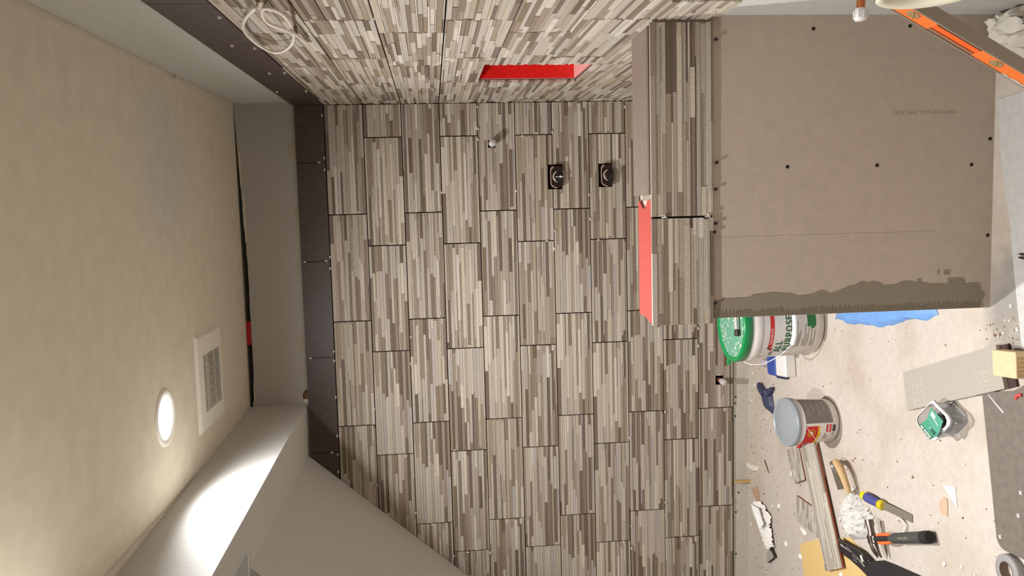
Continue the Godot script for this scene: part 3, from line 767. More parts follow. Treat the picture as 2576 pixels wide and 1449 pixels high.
# a crumpled heap over an outline on the floor
func heap(outline: Array, h: float, wrinkle: float, freq: float, seed_: int, col: Color, rings := 14, per := 4, edge := 0.0) -> MB:
	var b := MB.new()
	var c := middle(outline)
	var o := around(outline, c)
	var f := FastNoiseLite.new()
	f.seed = seed_; f.frequency = freq; f.fractal_type = FastNoiseLite.FRACTAL_RIDGED; f.fractal_octaves = 3
	var rim := PackedVector2Array()
	for i in o.size():
		for k in per: rim.append(o[i].lerp(o[(i + 1) % o.size()], float(k) / per))
	rim.append(rim[0])
	var pts := []
	for r in rings + 1:
		var t := float(r) / rings
		var row := []
		for p in rim:
			var q := p * t
			var y := edge + h * (1.0 - pow(t, 3.0)) * 0.55 + wrinkle * (0.5 + 0.5 * f.get_noise_2d(q.x * 10.0, q.y * 10.0)) * minf(1.0, (1.0 - t) * 4.0 + 0.15)
			var push := f.get_noise_2d(q.y * 10.0 + 31.0, q.x * 10.0) * wrinkle * 0.5 * t
			row.append(Vector3(q.x + push, y, q.y + push))
		pts.append(row)
	var foot := []
	for p: Vector3 in pts[rings]: foot.append(Vector3(p.x, 0.0, p.z))
	pts.append(foot)
	b.sheet(pts, col, Vector3.UP)
	return b

# text bent round a cylinder (or cone) about the frame's y axis, read from outside
func bent_text(parent: Node3D, t: String, cap: float, radius: Callable, mid: float, y: float, m: Material, spread := 1.0, called := "lettering") -> void:
	var tm := TextMesh.new()
	var font := SystemFont.new()
	font.font_names = PackedStringArray(["Droid Sans"]); font.font_weight = 700
	tm.font = font; tm.text = t; tm.font_size = 16; tm.pixel_size = 0.01; tm.depth = 0.01
	var a := tm.get_mesh_arrays()
	if a.is_empty() or a[Mesh.ARRAY_VERTEX].size() == 0: return
	var box := tm.get_aabb()
	var k := cap / box.size.y
	var src: PackedVector3Array = a[Mesh.ARRAY_VERTEX]
	var idx: PackedInt32Array = a[Mesh.ARRAY_INDEX]
	var b := MB.new()
	var put := func(p: Vector3) -> Vector3:
		var yy := y + (p.y - box.get_center().y) * k
		var r: float = radius.call(yy) + 0.0006 + (p.z + 0.005) * 0.02
		var ang := mid - (p.x - box.get_center().x) * k * spread / r
		return Vector3(r * cos(ang), yy, r * sin(ang))
	for i in range(0, idx.size(), 3):
		var p: Vector3 = put.call(src[idx[i]]); var q: Vector3 = put.call(src[idx[i + 1]]); var s: Vector3 = put.call(src[idx[i + 2]])
		var n := Vector3(p.x, 0, p.z).normalized()
		b.tri(p, q, s, n, n, n, Color.WHITE)
	part(called, b, m, parent)

func flat_text(parent: Node3D, t: String, size: Vector2, tr: Transform3D, col: Color, called := "lettering") -> void:
	var tm := TextMesh.new()
	var font := SystemFont.new()
	font.font_names = PackedStringArray(["Droid Sans"]); font.font_weight = 700
	tm.font = font; tm.text = t; tm.font_size = 16; tm.pixel_size = 0.001; tm.depth = 0.0006
	tm.material = mat(col, 0.7)
	var o := MeshInstance3D.new()
	o.name = called; o.mesh = tm
	parent.add_child(o, true)
	var w := tm.get_aabb().size
	o.transform = tr * Transform3D(Basis().scaled(Vector3(size.x / w.x, size.y / w.y, 1)), Vector3.ZERO)

# a printed patch on a cone between two angles and two heights
func patch(b: MB, radius: Callable, a0: float, a1: float, y0: float, y1: float, col: Color, lift := 0.0006) -> void:
	var n := maxi(2, int(absf(a1 - a0) / 0.12))
	for i in n:
		var f := lerpf(a0, a1, float(i) / n); var g := lerpf(a0, a1, float(i + 1) / n)
		var P := func(a: float, y: float) -> Vector3:
			var r: float = radius.call(y) + lift
			return Vector3(r * cos(a), y, r * sin(a))
		var N := func(a: float) -> Vector3: return Vector3(cos(a), 0, sin(a))
		b.tri(P.call(f, y0), P.call(g, y0), P.call(g, y1), N.call(f), N.call(g), N.call(g), col)
		b.tri(P.call(f, y0), P.call(g, y1), P.call(f, y1), N.call(f), N.call(g), N.call(f), col)

func curve(keys: Array, steps: int) -> PackedVector3Array:
	var c := Curve3D.new()
	for i in keys.size():
		var d: Vector3 = (keys[mini(i + 1, keys.size() - 1)] - keys[maxi(i - 1, 0)]) / 6.0
		c.add_point(keys[i], -d, d)
	var o := PackedVector3Array()
	for i in steps + 1: o.append(c.sample_baked(c.get_baked_length() * i / steps, true))
	return o

func place_things() -> void:
	fixtures()
	pails()
	floor_tools()
	floor_scraps()
	by_the_half_wall()
	wall_spacers(BACK, SPACERS_BACK, -1.0, "back", "tile spacers on the back wall")
	wall_spacers(SIDE, SPACERS_SIDE, 1.0, "right", "tile spacers on the right wall")
	spacer(KNEE, -0.5435, 0.929, true, "white tile spacer high in the tile joint of the half wall", "tile spacers on the half wall")
	spacer(KNEE, -0.5435, 0.811, true, "white tile spacer low in the tile joint of the half wall, above the drywall", "tile spacers on the half wall")

const ORDINALS := ["first", "second", "third", "fourth", "fifth", "sixth", "seventh", "eighth", "ninth", "tenth", "eleventh", "twelfth"]

# every spacer is told apart by the joint it sits in and its turn along that joint, counted from the corner of the two walls
func wall_spacers(t: Transform3D, list: Array, way: float, side: String, g: String) -> void:
	var lines := {}
	for q in list:
		var upright: bool = q is Vector3 and q.z > 0.5
		var f: float = (COURSE_TOP - q.y) / ROW
		var key := ""
		if upright: key = "in an upright joint of dark band" if f < 0.0 else "in an upright joint of %s course" % ORDINALS[clampi(int(f), 0, 11)]
		elif f < -0.25: key = "in an upright joint of dark band"
		elif roundi(f) <= 0: key = "under the dark band"
		else: key = "under the %s striped course" % ORDINALS[clampi(roundi(f) - 1, 0, 11)]
		if not lines.has(key): lines[key] = []
		lines[key].append([q.x * way, q])
	for key in lines:
		var l: Array = lines[key]
		l.sort_custom(func(a, b): return a[0] < b[0])
		for i in l.size():
			var q = l[i][1]
			var which := "" if l.size() == 1 else ", %s from corner" % ORDINALS[i] if i < 12 else ", far from corner"
			spacer(t, q.x, q.y, q is Vector3 and q.z > 0.5, "white tile spacer on %s wall %s%s" % [side, key, which], g)

# ------------------------------------------------------------------ things fixed to the walls and the ceiling
func fixtures() -> void:
	# extractor grille
	var t := thing("vent_grille", "square white extractor fan grille on the ceiling beside the lamp", "vent", at(-1.125, FLOOR_TO_CEILING, 0.628))
	var b := MB.new()
	var x0 := -0.172; var x1 := 0.176; var z0 := -0.152; var z1 := 0.168
	var gx0 := -0.112; var gx1 := 0.105; var gz0 := -0.128; var gz1 := 0.104
	var F := frame(Vector3.ZERO, Vector3.RIGHT, Vector3.BACK)   # local z points down
	for r: Rect2 in without([rect(x0, z0, x1, z1)], rect(gx0, gz0, gx1, gz1)):
		b.box(F, Vector3(r.position.x, r.position.y, 0.0), Vector3(r.end.x, r.end.y, 0.010), lin(230, 224, 212))
	for s in [[x0, z0, x1, z0, 0, -1], [x1, z0, x1, z1, 1, 0], [x1, z1, x0, z1, 0, 1], [x0, z1, x0, z0, -1, 0]]:   # sloping lip round the frame
		var o := Vector3(s[4], s[5], 0) * 0.012
		var p0 := Vector3(s[0], s[1], 0.010); var p1 := Vector3(s[2], s[3], 0.010)
		var q0 := Vector3(s[0] + signf(s[0]) * 0.012, s[1] + signf(s[1]) * 0.012, 0.0); var q1 := Vector3(s[2] + signf(s[2]) * 0.012, s[3] + signf(s[3]) * 0.012, 0.0)
		b.quad(F * p0, F * p1, F * q1, F * q0, (F.basis * (Vector3(o.x, o.y, 0) * 60.0 + Vector3(0, 0, 1))).normalized(), lin(230, 224, 212))
	part("frame", b, M.vert, t)
	b = MB.new()
	b.box(F, Vector3(gx0, gz0, 0.0), Vector3(gx1, gz1, 0.002), Color.WHITE)  # flat dark sheet stands in for the shade inside the duct
	part("painted_duct_shade", b, M.dark, t)
	for i in 28:
		b = MB.new()
		var x := lerpf(gx0, gx1, (i + 0.5) / 28.0)
		b.box(F * Transform3D(Basis(), Vector3(x, 0, 0.0)), Vector3(-0.0013, gz0, 0.0040), Vector3(0.0013, gz1, 0.0098), lin(226, 220, 206))
		part("slat", b, M.vert, t)
	for z in [gz0 + 0.075, gz1 - 0.062, gz1 - 0.040]:
		b = MB.new()
		b.box(F, Vector3(gx0, z - 0.0014, 0.003), Vector3(gx1, z + 0.0014, 0.0094), lin(226, 220, 206))
		part("grille_bar", b, M.vert, t)

	# coil of white cable hanging out of the tiles
	b = MB.new()
	b.tube(curve(CABLE, 150), 0.0042, lin(236, 226, 216), 10)
	t = solo("cable_coil", b, M.gloss, "loop of white electrical cable hanging out of a hole in the right wall", "cable")

	valve("shower_valve", "black square shower valve with a white arrow, upper of the two", Vector3(-0.352, 0.950, 0.0), 0.118, 0.069, true)
	valve("shower_valve", "black square shower valve without an arrow, lower of the two", Vector3(-0.349, 0.708, 0.0), 0.113, 0.065, false)

	# capped pipe stubs
	t = thing("pipe_stub", "short capped grey pipe stub sticking out of the tiles above the valves", "pipe", at(-0.191, 1.247, -0.024))
	b = MB.new()
	var out := Transform3D(Basis(Vector3.RIGHT, PI / 2), Vector3.ZERO)
	b.lathe(out, [Vector2(0.0125, -0.02), Vector2(0.0125, 0.055)], lin(150, 140, 130), 24)
	part("pipe", b, M.vert, t)
	b = MB.new()
	b.lathe(out, [Vector2(0.017, 0.05), Vector2(0.017, 0.082), Vector2(0.014, 0.088), Vector2(0.0, 0.0905)], lin(196, 190, 182), 28)
	part("cap", b, M.gloss, t)
	t = thing("pipe_stub", "short capped pipe stub in a round hole low on the back wall", "pipe", at(-1.367, 0.146, -0.024))
	b = MB.new()
	b.lathe(out, [Vector2(0.0115, -0.02), Vector2(0.0115, 0.05)], lin(168, 120, 92), 24)
	part("pipe", b, M.vert, t)
	b = MB.new()
	b.lathe(out, [Vector2(0.0155, 0.045), Vector2(0.0155, 0.075), Vector2(0.013, 0.081), Vector2(0.0, 0.083)], lin(202, 194, 186), 28)
	part("cap", b, M.gloss, t)

	# copper supply pipe with a white stop end, and the cream drain pipe beside it
	t = thing("supply_pipe", "copper pipe with a white plastic end sticking out of the right wall", "pipe", at(-0.036, 0.505, 1.955))
	var left := Transform3D(Basis(Vector3(0, 0, 1), PI / 2), Vector3.ZERO)
	b = MB.new()
	b.lathe(left, [Vector2(0.0095, -0.01), Vector2(0.0095, 0.03)], Color.WHITE, 24)
	part("pipe", b, M.copper, t)
	b = MB.new()
	b.lathe(left, [Vector2(0.0098, 0.022), Vector2(0.0125, 0.023), Vector2(0.0125, 0.026), Vector2(0.0125, 0.026), Vector2(0.0155, 0.0275), Vector2(0.0155, 0.046), Vector2(0.013, 0.051), Vector2(0.0, 0.052)], lin(222, 218, 214), 24)
	for k in 8:
		var a := TAU * k / 8.0
		b.box(left * Transform3D(Basis(Vector3.UP, -a), Vector3(0.0155 * cos(a), 0.037, 0.0155 * sin(a))), Vector3(-0.001, -0.008, -0.0018), Vector3(0.0018, 0.008, 0.0018), lin(214, 210, 206))
	part("stop_end", b, M.gloss, t)
	t = thing("drain_pipe", "wide cream plastic pipe end flaring out of the right wall above the level", "pipe", at(-0.043, 0.552, 2.29))
	b = MB.new()
	b.lathe(left, [Vector2(0.058, 0.04), Vector2(0.066, 0.066), Vector2(0.072, 0.074), Vector2(0.087, 0.079), Vector2(0.0915, 0.076), Vector2(0.0915, 0.070), Vector2(0.070, 0.062), Vector2(0.066, 0.0)], lin(222, 215, 192), 56)
	part("collar", b, M.vert, t)
	b = MB.new()
	b.lathe(left, [Vector2(0.0, 0.01), Vector2(0.058, 0.01), Vector2(0.058, 0.01), Vector2(0.058, 0.04)], lin(170, 145, 112), 40)
	part("bore", b, M.vert, t)

func valve(called: String, label: String, o: Vector3, w: float, h: float, arrow: bool) -> void:
	var t := thing(called, label, "shower valve", Transform3D(Basis(), o))
	var b := MB.new()
	# the box in the wall: dark, with a red membrane lip
	for s in [[-w / 2, -h / 2 - 0.0005, w / 2, -h / 2 + 0.002], [-w / 2, h / 2 - 0.002, w / 2, h / 2 + 0.0005], [-w / 2, -h / 2, -w / 2 + 0.002, h / 2], [w / 2 - 0.002, -h / 2, w / 2, h / 2]]:
		b.box(Transform3D(), Vector3(s[0], s[1], -0.06), Vector3(s[2], s[3], -0.011), lin(120, 30, 22))
	b.box(Transform3D(), Vector3(-w / 2, -h / 2, -0.066), Vector3(w / 2, h / 2, -0.06), lin(40, 18, 14))
	part("recess_lining", b, M.vert, t)
	b = MB.new()
	var s := PackedVector2Array([Vector2(-0.048, 0.018), Vector2(-0.036, 0.027), Vector2(0.036, 0.027), Vector2(0.050, 0.020), Vector2(0.050, -0.012)])
	for k in 9: s.append(Vector2(0.050 - 0.1 * k / 8.0, -0.022 - 0.012 * sin(PI * k / 8.0)))
	s.append(Vector2(-0.050, -0.010))
	b.prism(Transform3D(), s, -0.03, 0.030, lin(34, 27, 24))
	b.lathe(Transform3D(Basis(Vector3.RIGHT, PI / 2), Vector3(0, -0.010, 0.0)), [Vector2(0.0225, 0.03), Vector2(0.0225, 0.034), Vector2(0.021, 0.0355), Vector2(0, 0.0355)], lin(30, 24, 22), 32)
	part("body", b, M.gloss, t)
	b = MB.new()
	var c := PackedVector2Array()
	for k in 17: c.append(Vector2(0.0265 * cos(lerpf(0.12, PI - 0.12, k / 16.0)), -0.010 + 0.0270 * sin(lerpf(0.12, PI - 0.12, k / 16.0))))
	for k in 17: c.append(Vector2(0.0262 * cos(lerpf(PI - 0.14, 0.14, k / 16.0)), -0.010 + 0.0175 * sin(lerpf(PI - 0.14, 0.14, k / 16.0))))
	b.prism(Transform3D(), c, 0.030, 0.0345, lin(206, 186, 158))
	part("crescent", b, M.vert, t)
	b = MB.new()
	b.tube(curve([Vector3(-0.047, 0.006, 0.031), Vector3(-0.044, 0.018, 0.031), Vector3(-0.030, 0.024, 0.031), Vector3(0.0, 0.0255, 0.031), Vector3(0.028, 0.0255, 0.031), Vector3(0.040, 0.017, 0.031), Vector3(0.046, 0.012, 0.031), Vector3(0.044, 0.022, 0.031), Vector3(0.030, 0.026, 0.031)], 40), 0.0016, lin(196, 172, 148), 8)
	b.tube(curve([Vector3(-0.040, 0.019, 0.031), Vector3(-0.049, 0.008, 0.031), Vector3(-0.051, -0.004, 0.031)], 14), 0.0024, lin(186, 158, 134), 8)
	part("gasket", b, M.vert, t)
	for x in [-0.038, 0.038]:
		b = MB.new()
		b.lathe(Transform3D(Basis(Vector3.RIGHT, PI / 2), Vector3(x, 0.002, 0.0)), [Vector2(0.0052, 0.030), Vector2(0.0052, 0.0315), Vector2(0.0038, 0.0315), Vector2(0.0034, 0.0305), Vector2(0, 0.0304)], lin(10, 8, 8), 18)
		part("screw_hole", b, M.vert, t)
	if arrow:
		b = MB.new()
		b.box(Transform3D(), Vector3(-0.0011, -0.024, 0.0355), Vector3(0.0011, 0.004, 0.0368), lin(240, 236, 230))
		b.prism(Transform3D(), PackedVector2Array([Vector2(-0.0055, -0.016), Vector2(0.0055, -0.016), Vector2(0, -0.034)]), 0.0355, 0.0368, lin(240, 236, 230))
		part("arrow", b, M.vert, t).set_meta("label", "white arrow pointing down")

# ------------------------------------------------------------------ the two pails
func pails() -> void:
	var t := thing("bucket", "large white joint compound bucket with a green lid behind the half wall", "bucket", at(-0.990, 0, 0.650))
	var R := func(y: float) -> float: return lerpf(0.135, 0.150, y / 0.34)
	var b := MB.new()
	b.lathe(Transform3D(), [Vector2(0.0, 0.001), Vector2(0.128, 0.001), Vector2(0.135, 0.006), Vector2(0.1465, 0.262), Vector2(0.1465, 0.262), Vector2(0.154, 0.264), Vector2(0.157, 0.270), Vector2(0.1555, 0.300), Vector2(0.150, 0.306)], lin(232, 226, 218), 64)
	part("body", b, M.gloss, t)
	b = MB.new()
	b.lathe(Transform3D(), [Vector2(0.151, 0.304), Vector2(0.1575, 0.306), Vector2(0.1575, 0.336), Vector2(0.1545, 0.3405), Vector2(0.144, 0.3405), Vector2(0.138, 0.333), Vector2(0.136, 0.3325)], lin(24, 138, 74), 64)
	b.box(Transform3D(Basis(Vector3.UP, 0.25), Vector3(-0.163, 0.3385, -0.03)), Vector3(-0.014, -0.006, -0.012), Vector3(0.008, 0.001, 0.012), lin(20, 140, 72))
	var lid := part("lid", b, M.gloss, t)
	b = MB.new()
	b.lathe(Transform3D(), [Vector2(0.1375, 0.3328), Vector2(0.0, 0.3328)], lin(104, 158, 128), 64)
	part("dusty_lid_top", b, M.plaster, lid)
	b = MB.new()   # dried compound splashed over the lid
	rng.seed = 40
	for i in 130:
		var a := rng.randf() * TAU; var r := 0.135 * sqrt(rng.randf())
		var sz := rng.randf_range(0.001, 0.0065) * (1.4 if i < 20 else 0.8)
		var rim := PackedVector2Array()
		for k in 8: rim.append(Vector2(r * cos(a) + sz * cos(TAU * k / 8.0) * rng.randf_range(0.5, 1.5), r * sin(a) + sz * sin(TAU * k / 8.0) * rng.randf_range(0.5, 1.5)))
		slab(b, rim, 0.333, 0.3342, lin(206, 212, 196))
	var sp := part("plaster_splashes", b, M.matte, lid)
	sp.set_meta("kind", "stuff")
	# printed front
	b = MB.new()
	patch(b, R, 2.20, 1.15, 0.213, 0.230, lin(214, 44, 44))
	patch(b, R, 2.34, 2.24, 0.209, 0.222, lin(200, 40, 40))
	patch(b, R, 2.27, 2.20, 0.222, 0.232, lin(60, 58, 50))
	part("red_band", b, M.vert, t)
	bent_text(t, "SHEETROCK", 0.0085, R, 1.86, 0.2215, mat(rgb(240, 225, 215), 0.6), 1.15)
	bent_text(t, "USG", 0.012, R, 2.50, 0.208, mat(rgb(60, 60, 60), 0.6))
	bent_text(t, "ALL", 0.028, R, 2.22, 0.187, mat(rgb(30, 92, 54), 0.6), 1.0)
	bent_text(t, "PURPOSE", 0.028, R, 1.83, 0.152, mat(rgb(30, 92, 54), 0.6), 1.0)
	b = MB.new()
	rng.seed = 44
	for i in 11:
		var a0 := 2.28 - 0.02 * (i % 3)
		var y := 0.122 - i * 0.0066 - (0.008 if i > 3 else 0.0) - (0.006 if i > 7 else 0.0)
		patch(b, R, a0, a0 - rng.randf_range(0.25, 0.85), y, y + 0.0022, lin(120, 112, 100))
	part("small_print", b, M.vert, t)
	b = MB.new()
	patch(b, R, 1.60, 1.15, 0.040, 0.076, lin(34, 104, 52))
	patch(b, R, 1.66, 1.60, 0.046, 0.060, lin(44, 112, 60))
	part("green_panel", b, M.vert, t)
	b = MB.new()
	for q in [[2.80, 2.76, 0.06, 0.15], [2.80, 2.60, 0.15, 0.154], [2.80, 2.62, 0.056, 0.06]]: patch(b, R, q[0], q[1], q[2], q[3], lin(150, 140, 128), 0.002)
	part("side_gauge", b, M.vert, t)
	# bail handle
	b = MB.new()
	var keys := []
	for q in [[178, 0.285, 0.160], [170, 0.268, 0.170], [158, 0.240, 0.175], [145, 0.205, 0.172], [130, 0.172, 0.168], [118, 0.150, 0.165], [112, 0.142, 0.163], [98, 0.138, 0.162], [70, 0.138, 0.162], [46, 0.150, 0.165], [20, 0.205, 0.172], [4, 0.268, 0.17], [-3, 0.285, 0.160]]:
		keys.append(Vector3(q[2] * cos(deg_to_rad(q[0])), q[1], q[2] * sin(deg_to_rad(q[0]))))
	b.tube(curve(keys, 80), 0.0019, Color.WHITE, 8)
	part("bail_wire", b, mat(rgb(226, 224, 222), 0.35, 0.6), t)
	b = MB.new()
	var grip := []
	for a in [116.0, 104.0, 92.0, 80.0, 70.0]: grip.append(Vector3(0.1635 * cos(deg_to_rad(a)), 0.1395 + (0.003 if a > 110.0 else 0.0), 0.1635 * sin(deg_to_rad(a))))
	b.tube(curve(grip, 20), 0.0098, lin(244, 243, 242), 14)
	part("grip", b, M.gloss, t)

	t = thing("putty_knife", "grey knife handle with a dark end lying on the green bucket lid", "putty knife", at(-1.008, 0.3345, 0.735, 0.15))
	b = MB.new()
	b.box(Transform3D(), Vector3(0.004, 0.0, -0.011), Vector3(0.14, 0.018, 0.011), lin(176, 172, 168), true, 0.004)
	part("handle", b, M.gloss, t)
	b = MB.new()
	b.box(Transform3D(), Vector3(-0.022, 0.0, -0.0125), Vector3(0.004, 0.0185, 0.0125), lin(58, 46, 42), true, 0.004)
	part("end_cap", b, M.vert, t)

	# small pail, tilted forward on a tile offcut
	var tr := Transform3D(Basis(Vector3(0, 0, 1), -0.032) * Basis(Vector3.RIGHT, 0.111), Vector3(-1.365, 0.0105, 0.827))
	t = thing("pail", "small white pail with a grey lid and red label", "bucket", tr)
	R = func(y: float) -> float: return lerpf(0.082, 0.0895, y / 0.17)
	b = MB.new()
	b.lathe(Transform3D(), [Vector2(0.0, 0.002), Vector2(0.078, 0.0), Vector2(0.082, 0.004), Vector2(0.0885, 0.150), Vector2(0.0885, 0.150), Vector2(0.092, 0.151), Vector2(0.092, 0.154), Vector2(0.0895, 0.155), Vector2(0.0905, 0.166), Vector2(0.0905, 0.172)], lin(236, 231, 226), 56)
	part("body", b, M.gloss, t)
	b = MB.new()
	b.lathe(Transform3D(), [Vector2(0.0905, 0.168), Vector2(0.0945, 0.169), Vector2(0.0955, 0.172), Vector2(0.0940, 0.181), Vector2(0.0900, 0.1845), Vector2(0.0855, 0.1845), Vector2(0.0838, 0.1815), Vector2(0.0822, 0.1815), Vector2(0.080, 0.1835), Vector2(0.0, 0.1835)], lin(142, 145, 147), 56)
	part("lid", b, M.gloss, t)
	b = MB.new()
	patch(b, R, 0.05, 1.42, 0.030, 0.146, lin(126, 116, 108))
	var info := part("grey_text_panel", b, M.vert, t)
	b = MB.new()
	rng.seed = 50
	for i in 24:
		var y := 0.034 + i * 0.0046
		var a0 := rng.randf_range(0.1, 0.5); var a1 := rng.randf_range(0.7, 1.38)
		patch(b, R, a0, a1, y, y + 0.0012, lin(176, 168, 160) if i % 5 else lin(232, 228, 222), 0.0011)
	part("text_lines", b, M.vert, info)
	b = MB.new()
	patch(b, R, 1.55, 2.75, 0.094, 0.146, lin(214, 30, 34))
	var red := part("red_panel", b, M.vert, t)
	b = MB.new()
	for i in 12:
		var a := lerpf(1.55, 2.75, i / 12.0)
		patch(b, R, a, a + 0.1, 0.084 + 0.003 * sin(i * 1.3), 0.095, lin(236, 190, 30), 0.0009)
	part("yellow_edge", b, M.vert, red)
	b = MB.new()
	var seal := Transform3D(Basis(), Vector3.ZERO)
	for ring in [[0.0165, 0.0145, lin(232, 188, 40)], [0.0120, 0.0105, lin(232, 188, 40)], [0.0065, 0.0, lin(240, 226, 220)]]:
		for k in 28:
			var f := TAU * k / 28.0; var g := TAU * (k + 1) / 28.0
			var P := func(r: float, a: float) -> Vector3:
				var y: float = 0.122 + r * sin(a); var rr: float = R.call(y) + 0.0012; var ang := 1.86 - r * cos(a) / rr
				return Vector3(rr * cos(ang), y, rr * sin(ang))
			var n := Vector3(cos(1.86), 0, sin(1.86))
			b.quad(P.call(ring[0], f), P.call(ring[0], g), P.call(ring[1], g), P.call(ring[1], f), n, ring[2])
	part("round_seal", b, M.vert, red)
	b = MB.new()
	patch(b, R, 1.50, 1.86, 0.037, 0.058, lin(206, 34, 38))
	part("red_tag", b, M.vert, t)
	bent_text(t, "PREP", 0.0088, R, 1.665, 0.0475, mat(rgb(246, 236, 232), 0.6), 1.0)
	b = MB.new()
	patch(b, R, 1.52, 1.84, 0.019, 0.031, lin(62, 54, 50))
	part("dark_pill", b, M.vert, t)
	for q in [[1.92, 0.060, 0.35], [2.02, 0.050, 0.25], [1.90, 0.026, 0.15]]:
		b = MB.new()
		patch(b, R, q[0], q[0] + q[2], q[1], q[1] + 0.003, lin(110, 104, 100))
		part("printed_line", b, M.vert, t)
	b = MB.new()
	for q in [[1.75, 1.84], [1.95, 2.12], [2.2, 2.28]]: patch(b, R, q[0], q[1], 0.157, 0.167, lin(208, 50, 44))
	part("rim_mark", b, M.vert, t)
	b = MB.new()
	keys = []
	for q in [[1.55, 0.150, 0.094], [1.75, 0.135, 0.097], [2.05, 0.108, 0.098], [2.4, 0.086, 0.098], [2.8, 0.080, 0.098], [3.5, 0.09, 0.097], [4.2, 0.12, 0.096], [4.65, 0.150, 0.094]]:
		keys.append(Vector3(q[2] * cos(q[0]), q[1], q[2] * sin(q[0])))
	b.tube(curve(keys, 50), 0.0013, lin(226, 216, 206), 6)
	part("bail_wire", b, M.gloss, t)

	# red plastic tear strip beside the small pail
	b = MB.new()
	b.tube(curve([Vector3(-0.03, 0.012, -0.10), Vector3(-0.01, 0.013, -0.045), Vector3(0.012, 0.013, 0.0), Vector3(0.03, 0.012, 0.03)], 16), PackedFloat32Array([0.003, 0.004, 0.005, 0.006, 0.007, 0.008, 0.0085, 0.009, 0.0095, 0.010, 0.010, 0.010, 0.010, 0.010, 0.0098, 0.0095, 0.009]), lin(206, 34, 36), 8)
	solo("plastic_strip", b, M.gloss, "rolled strip of red plastic lying beside the small pail", "plastic strip", at(-1.478, 0.022, 0.700, 0.3))

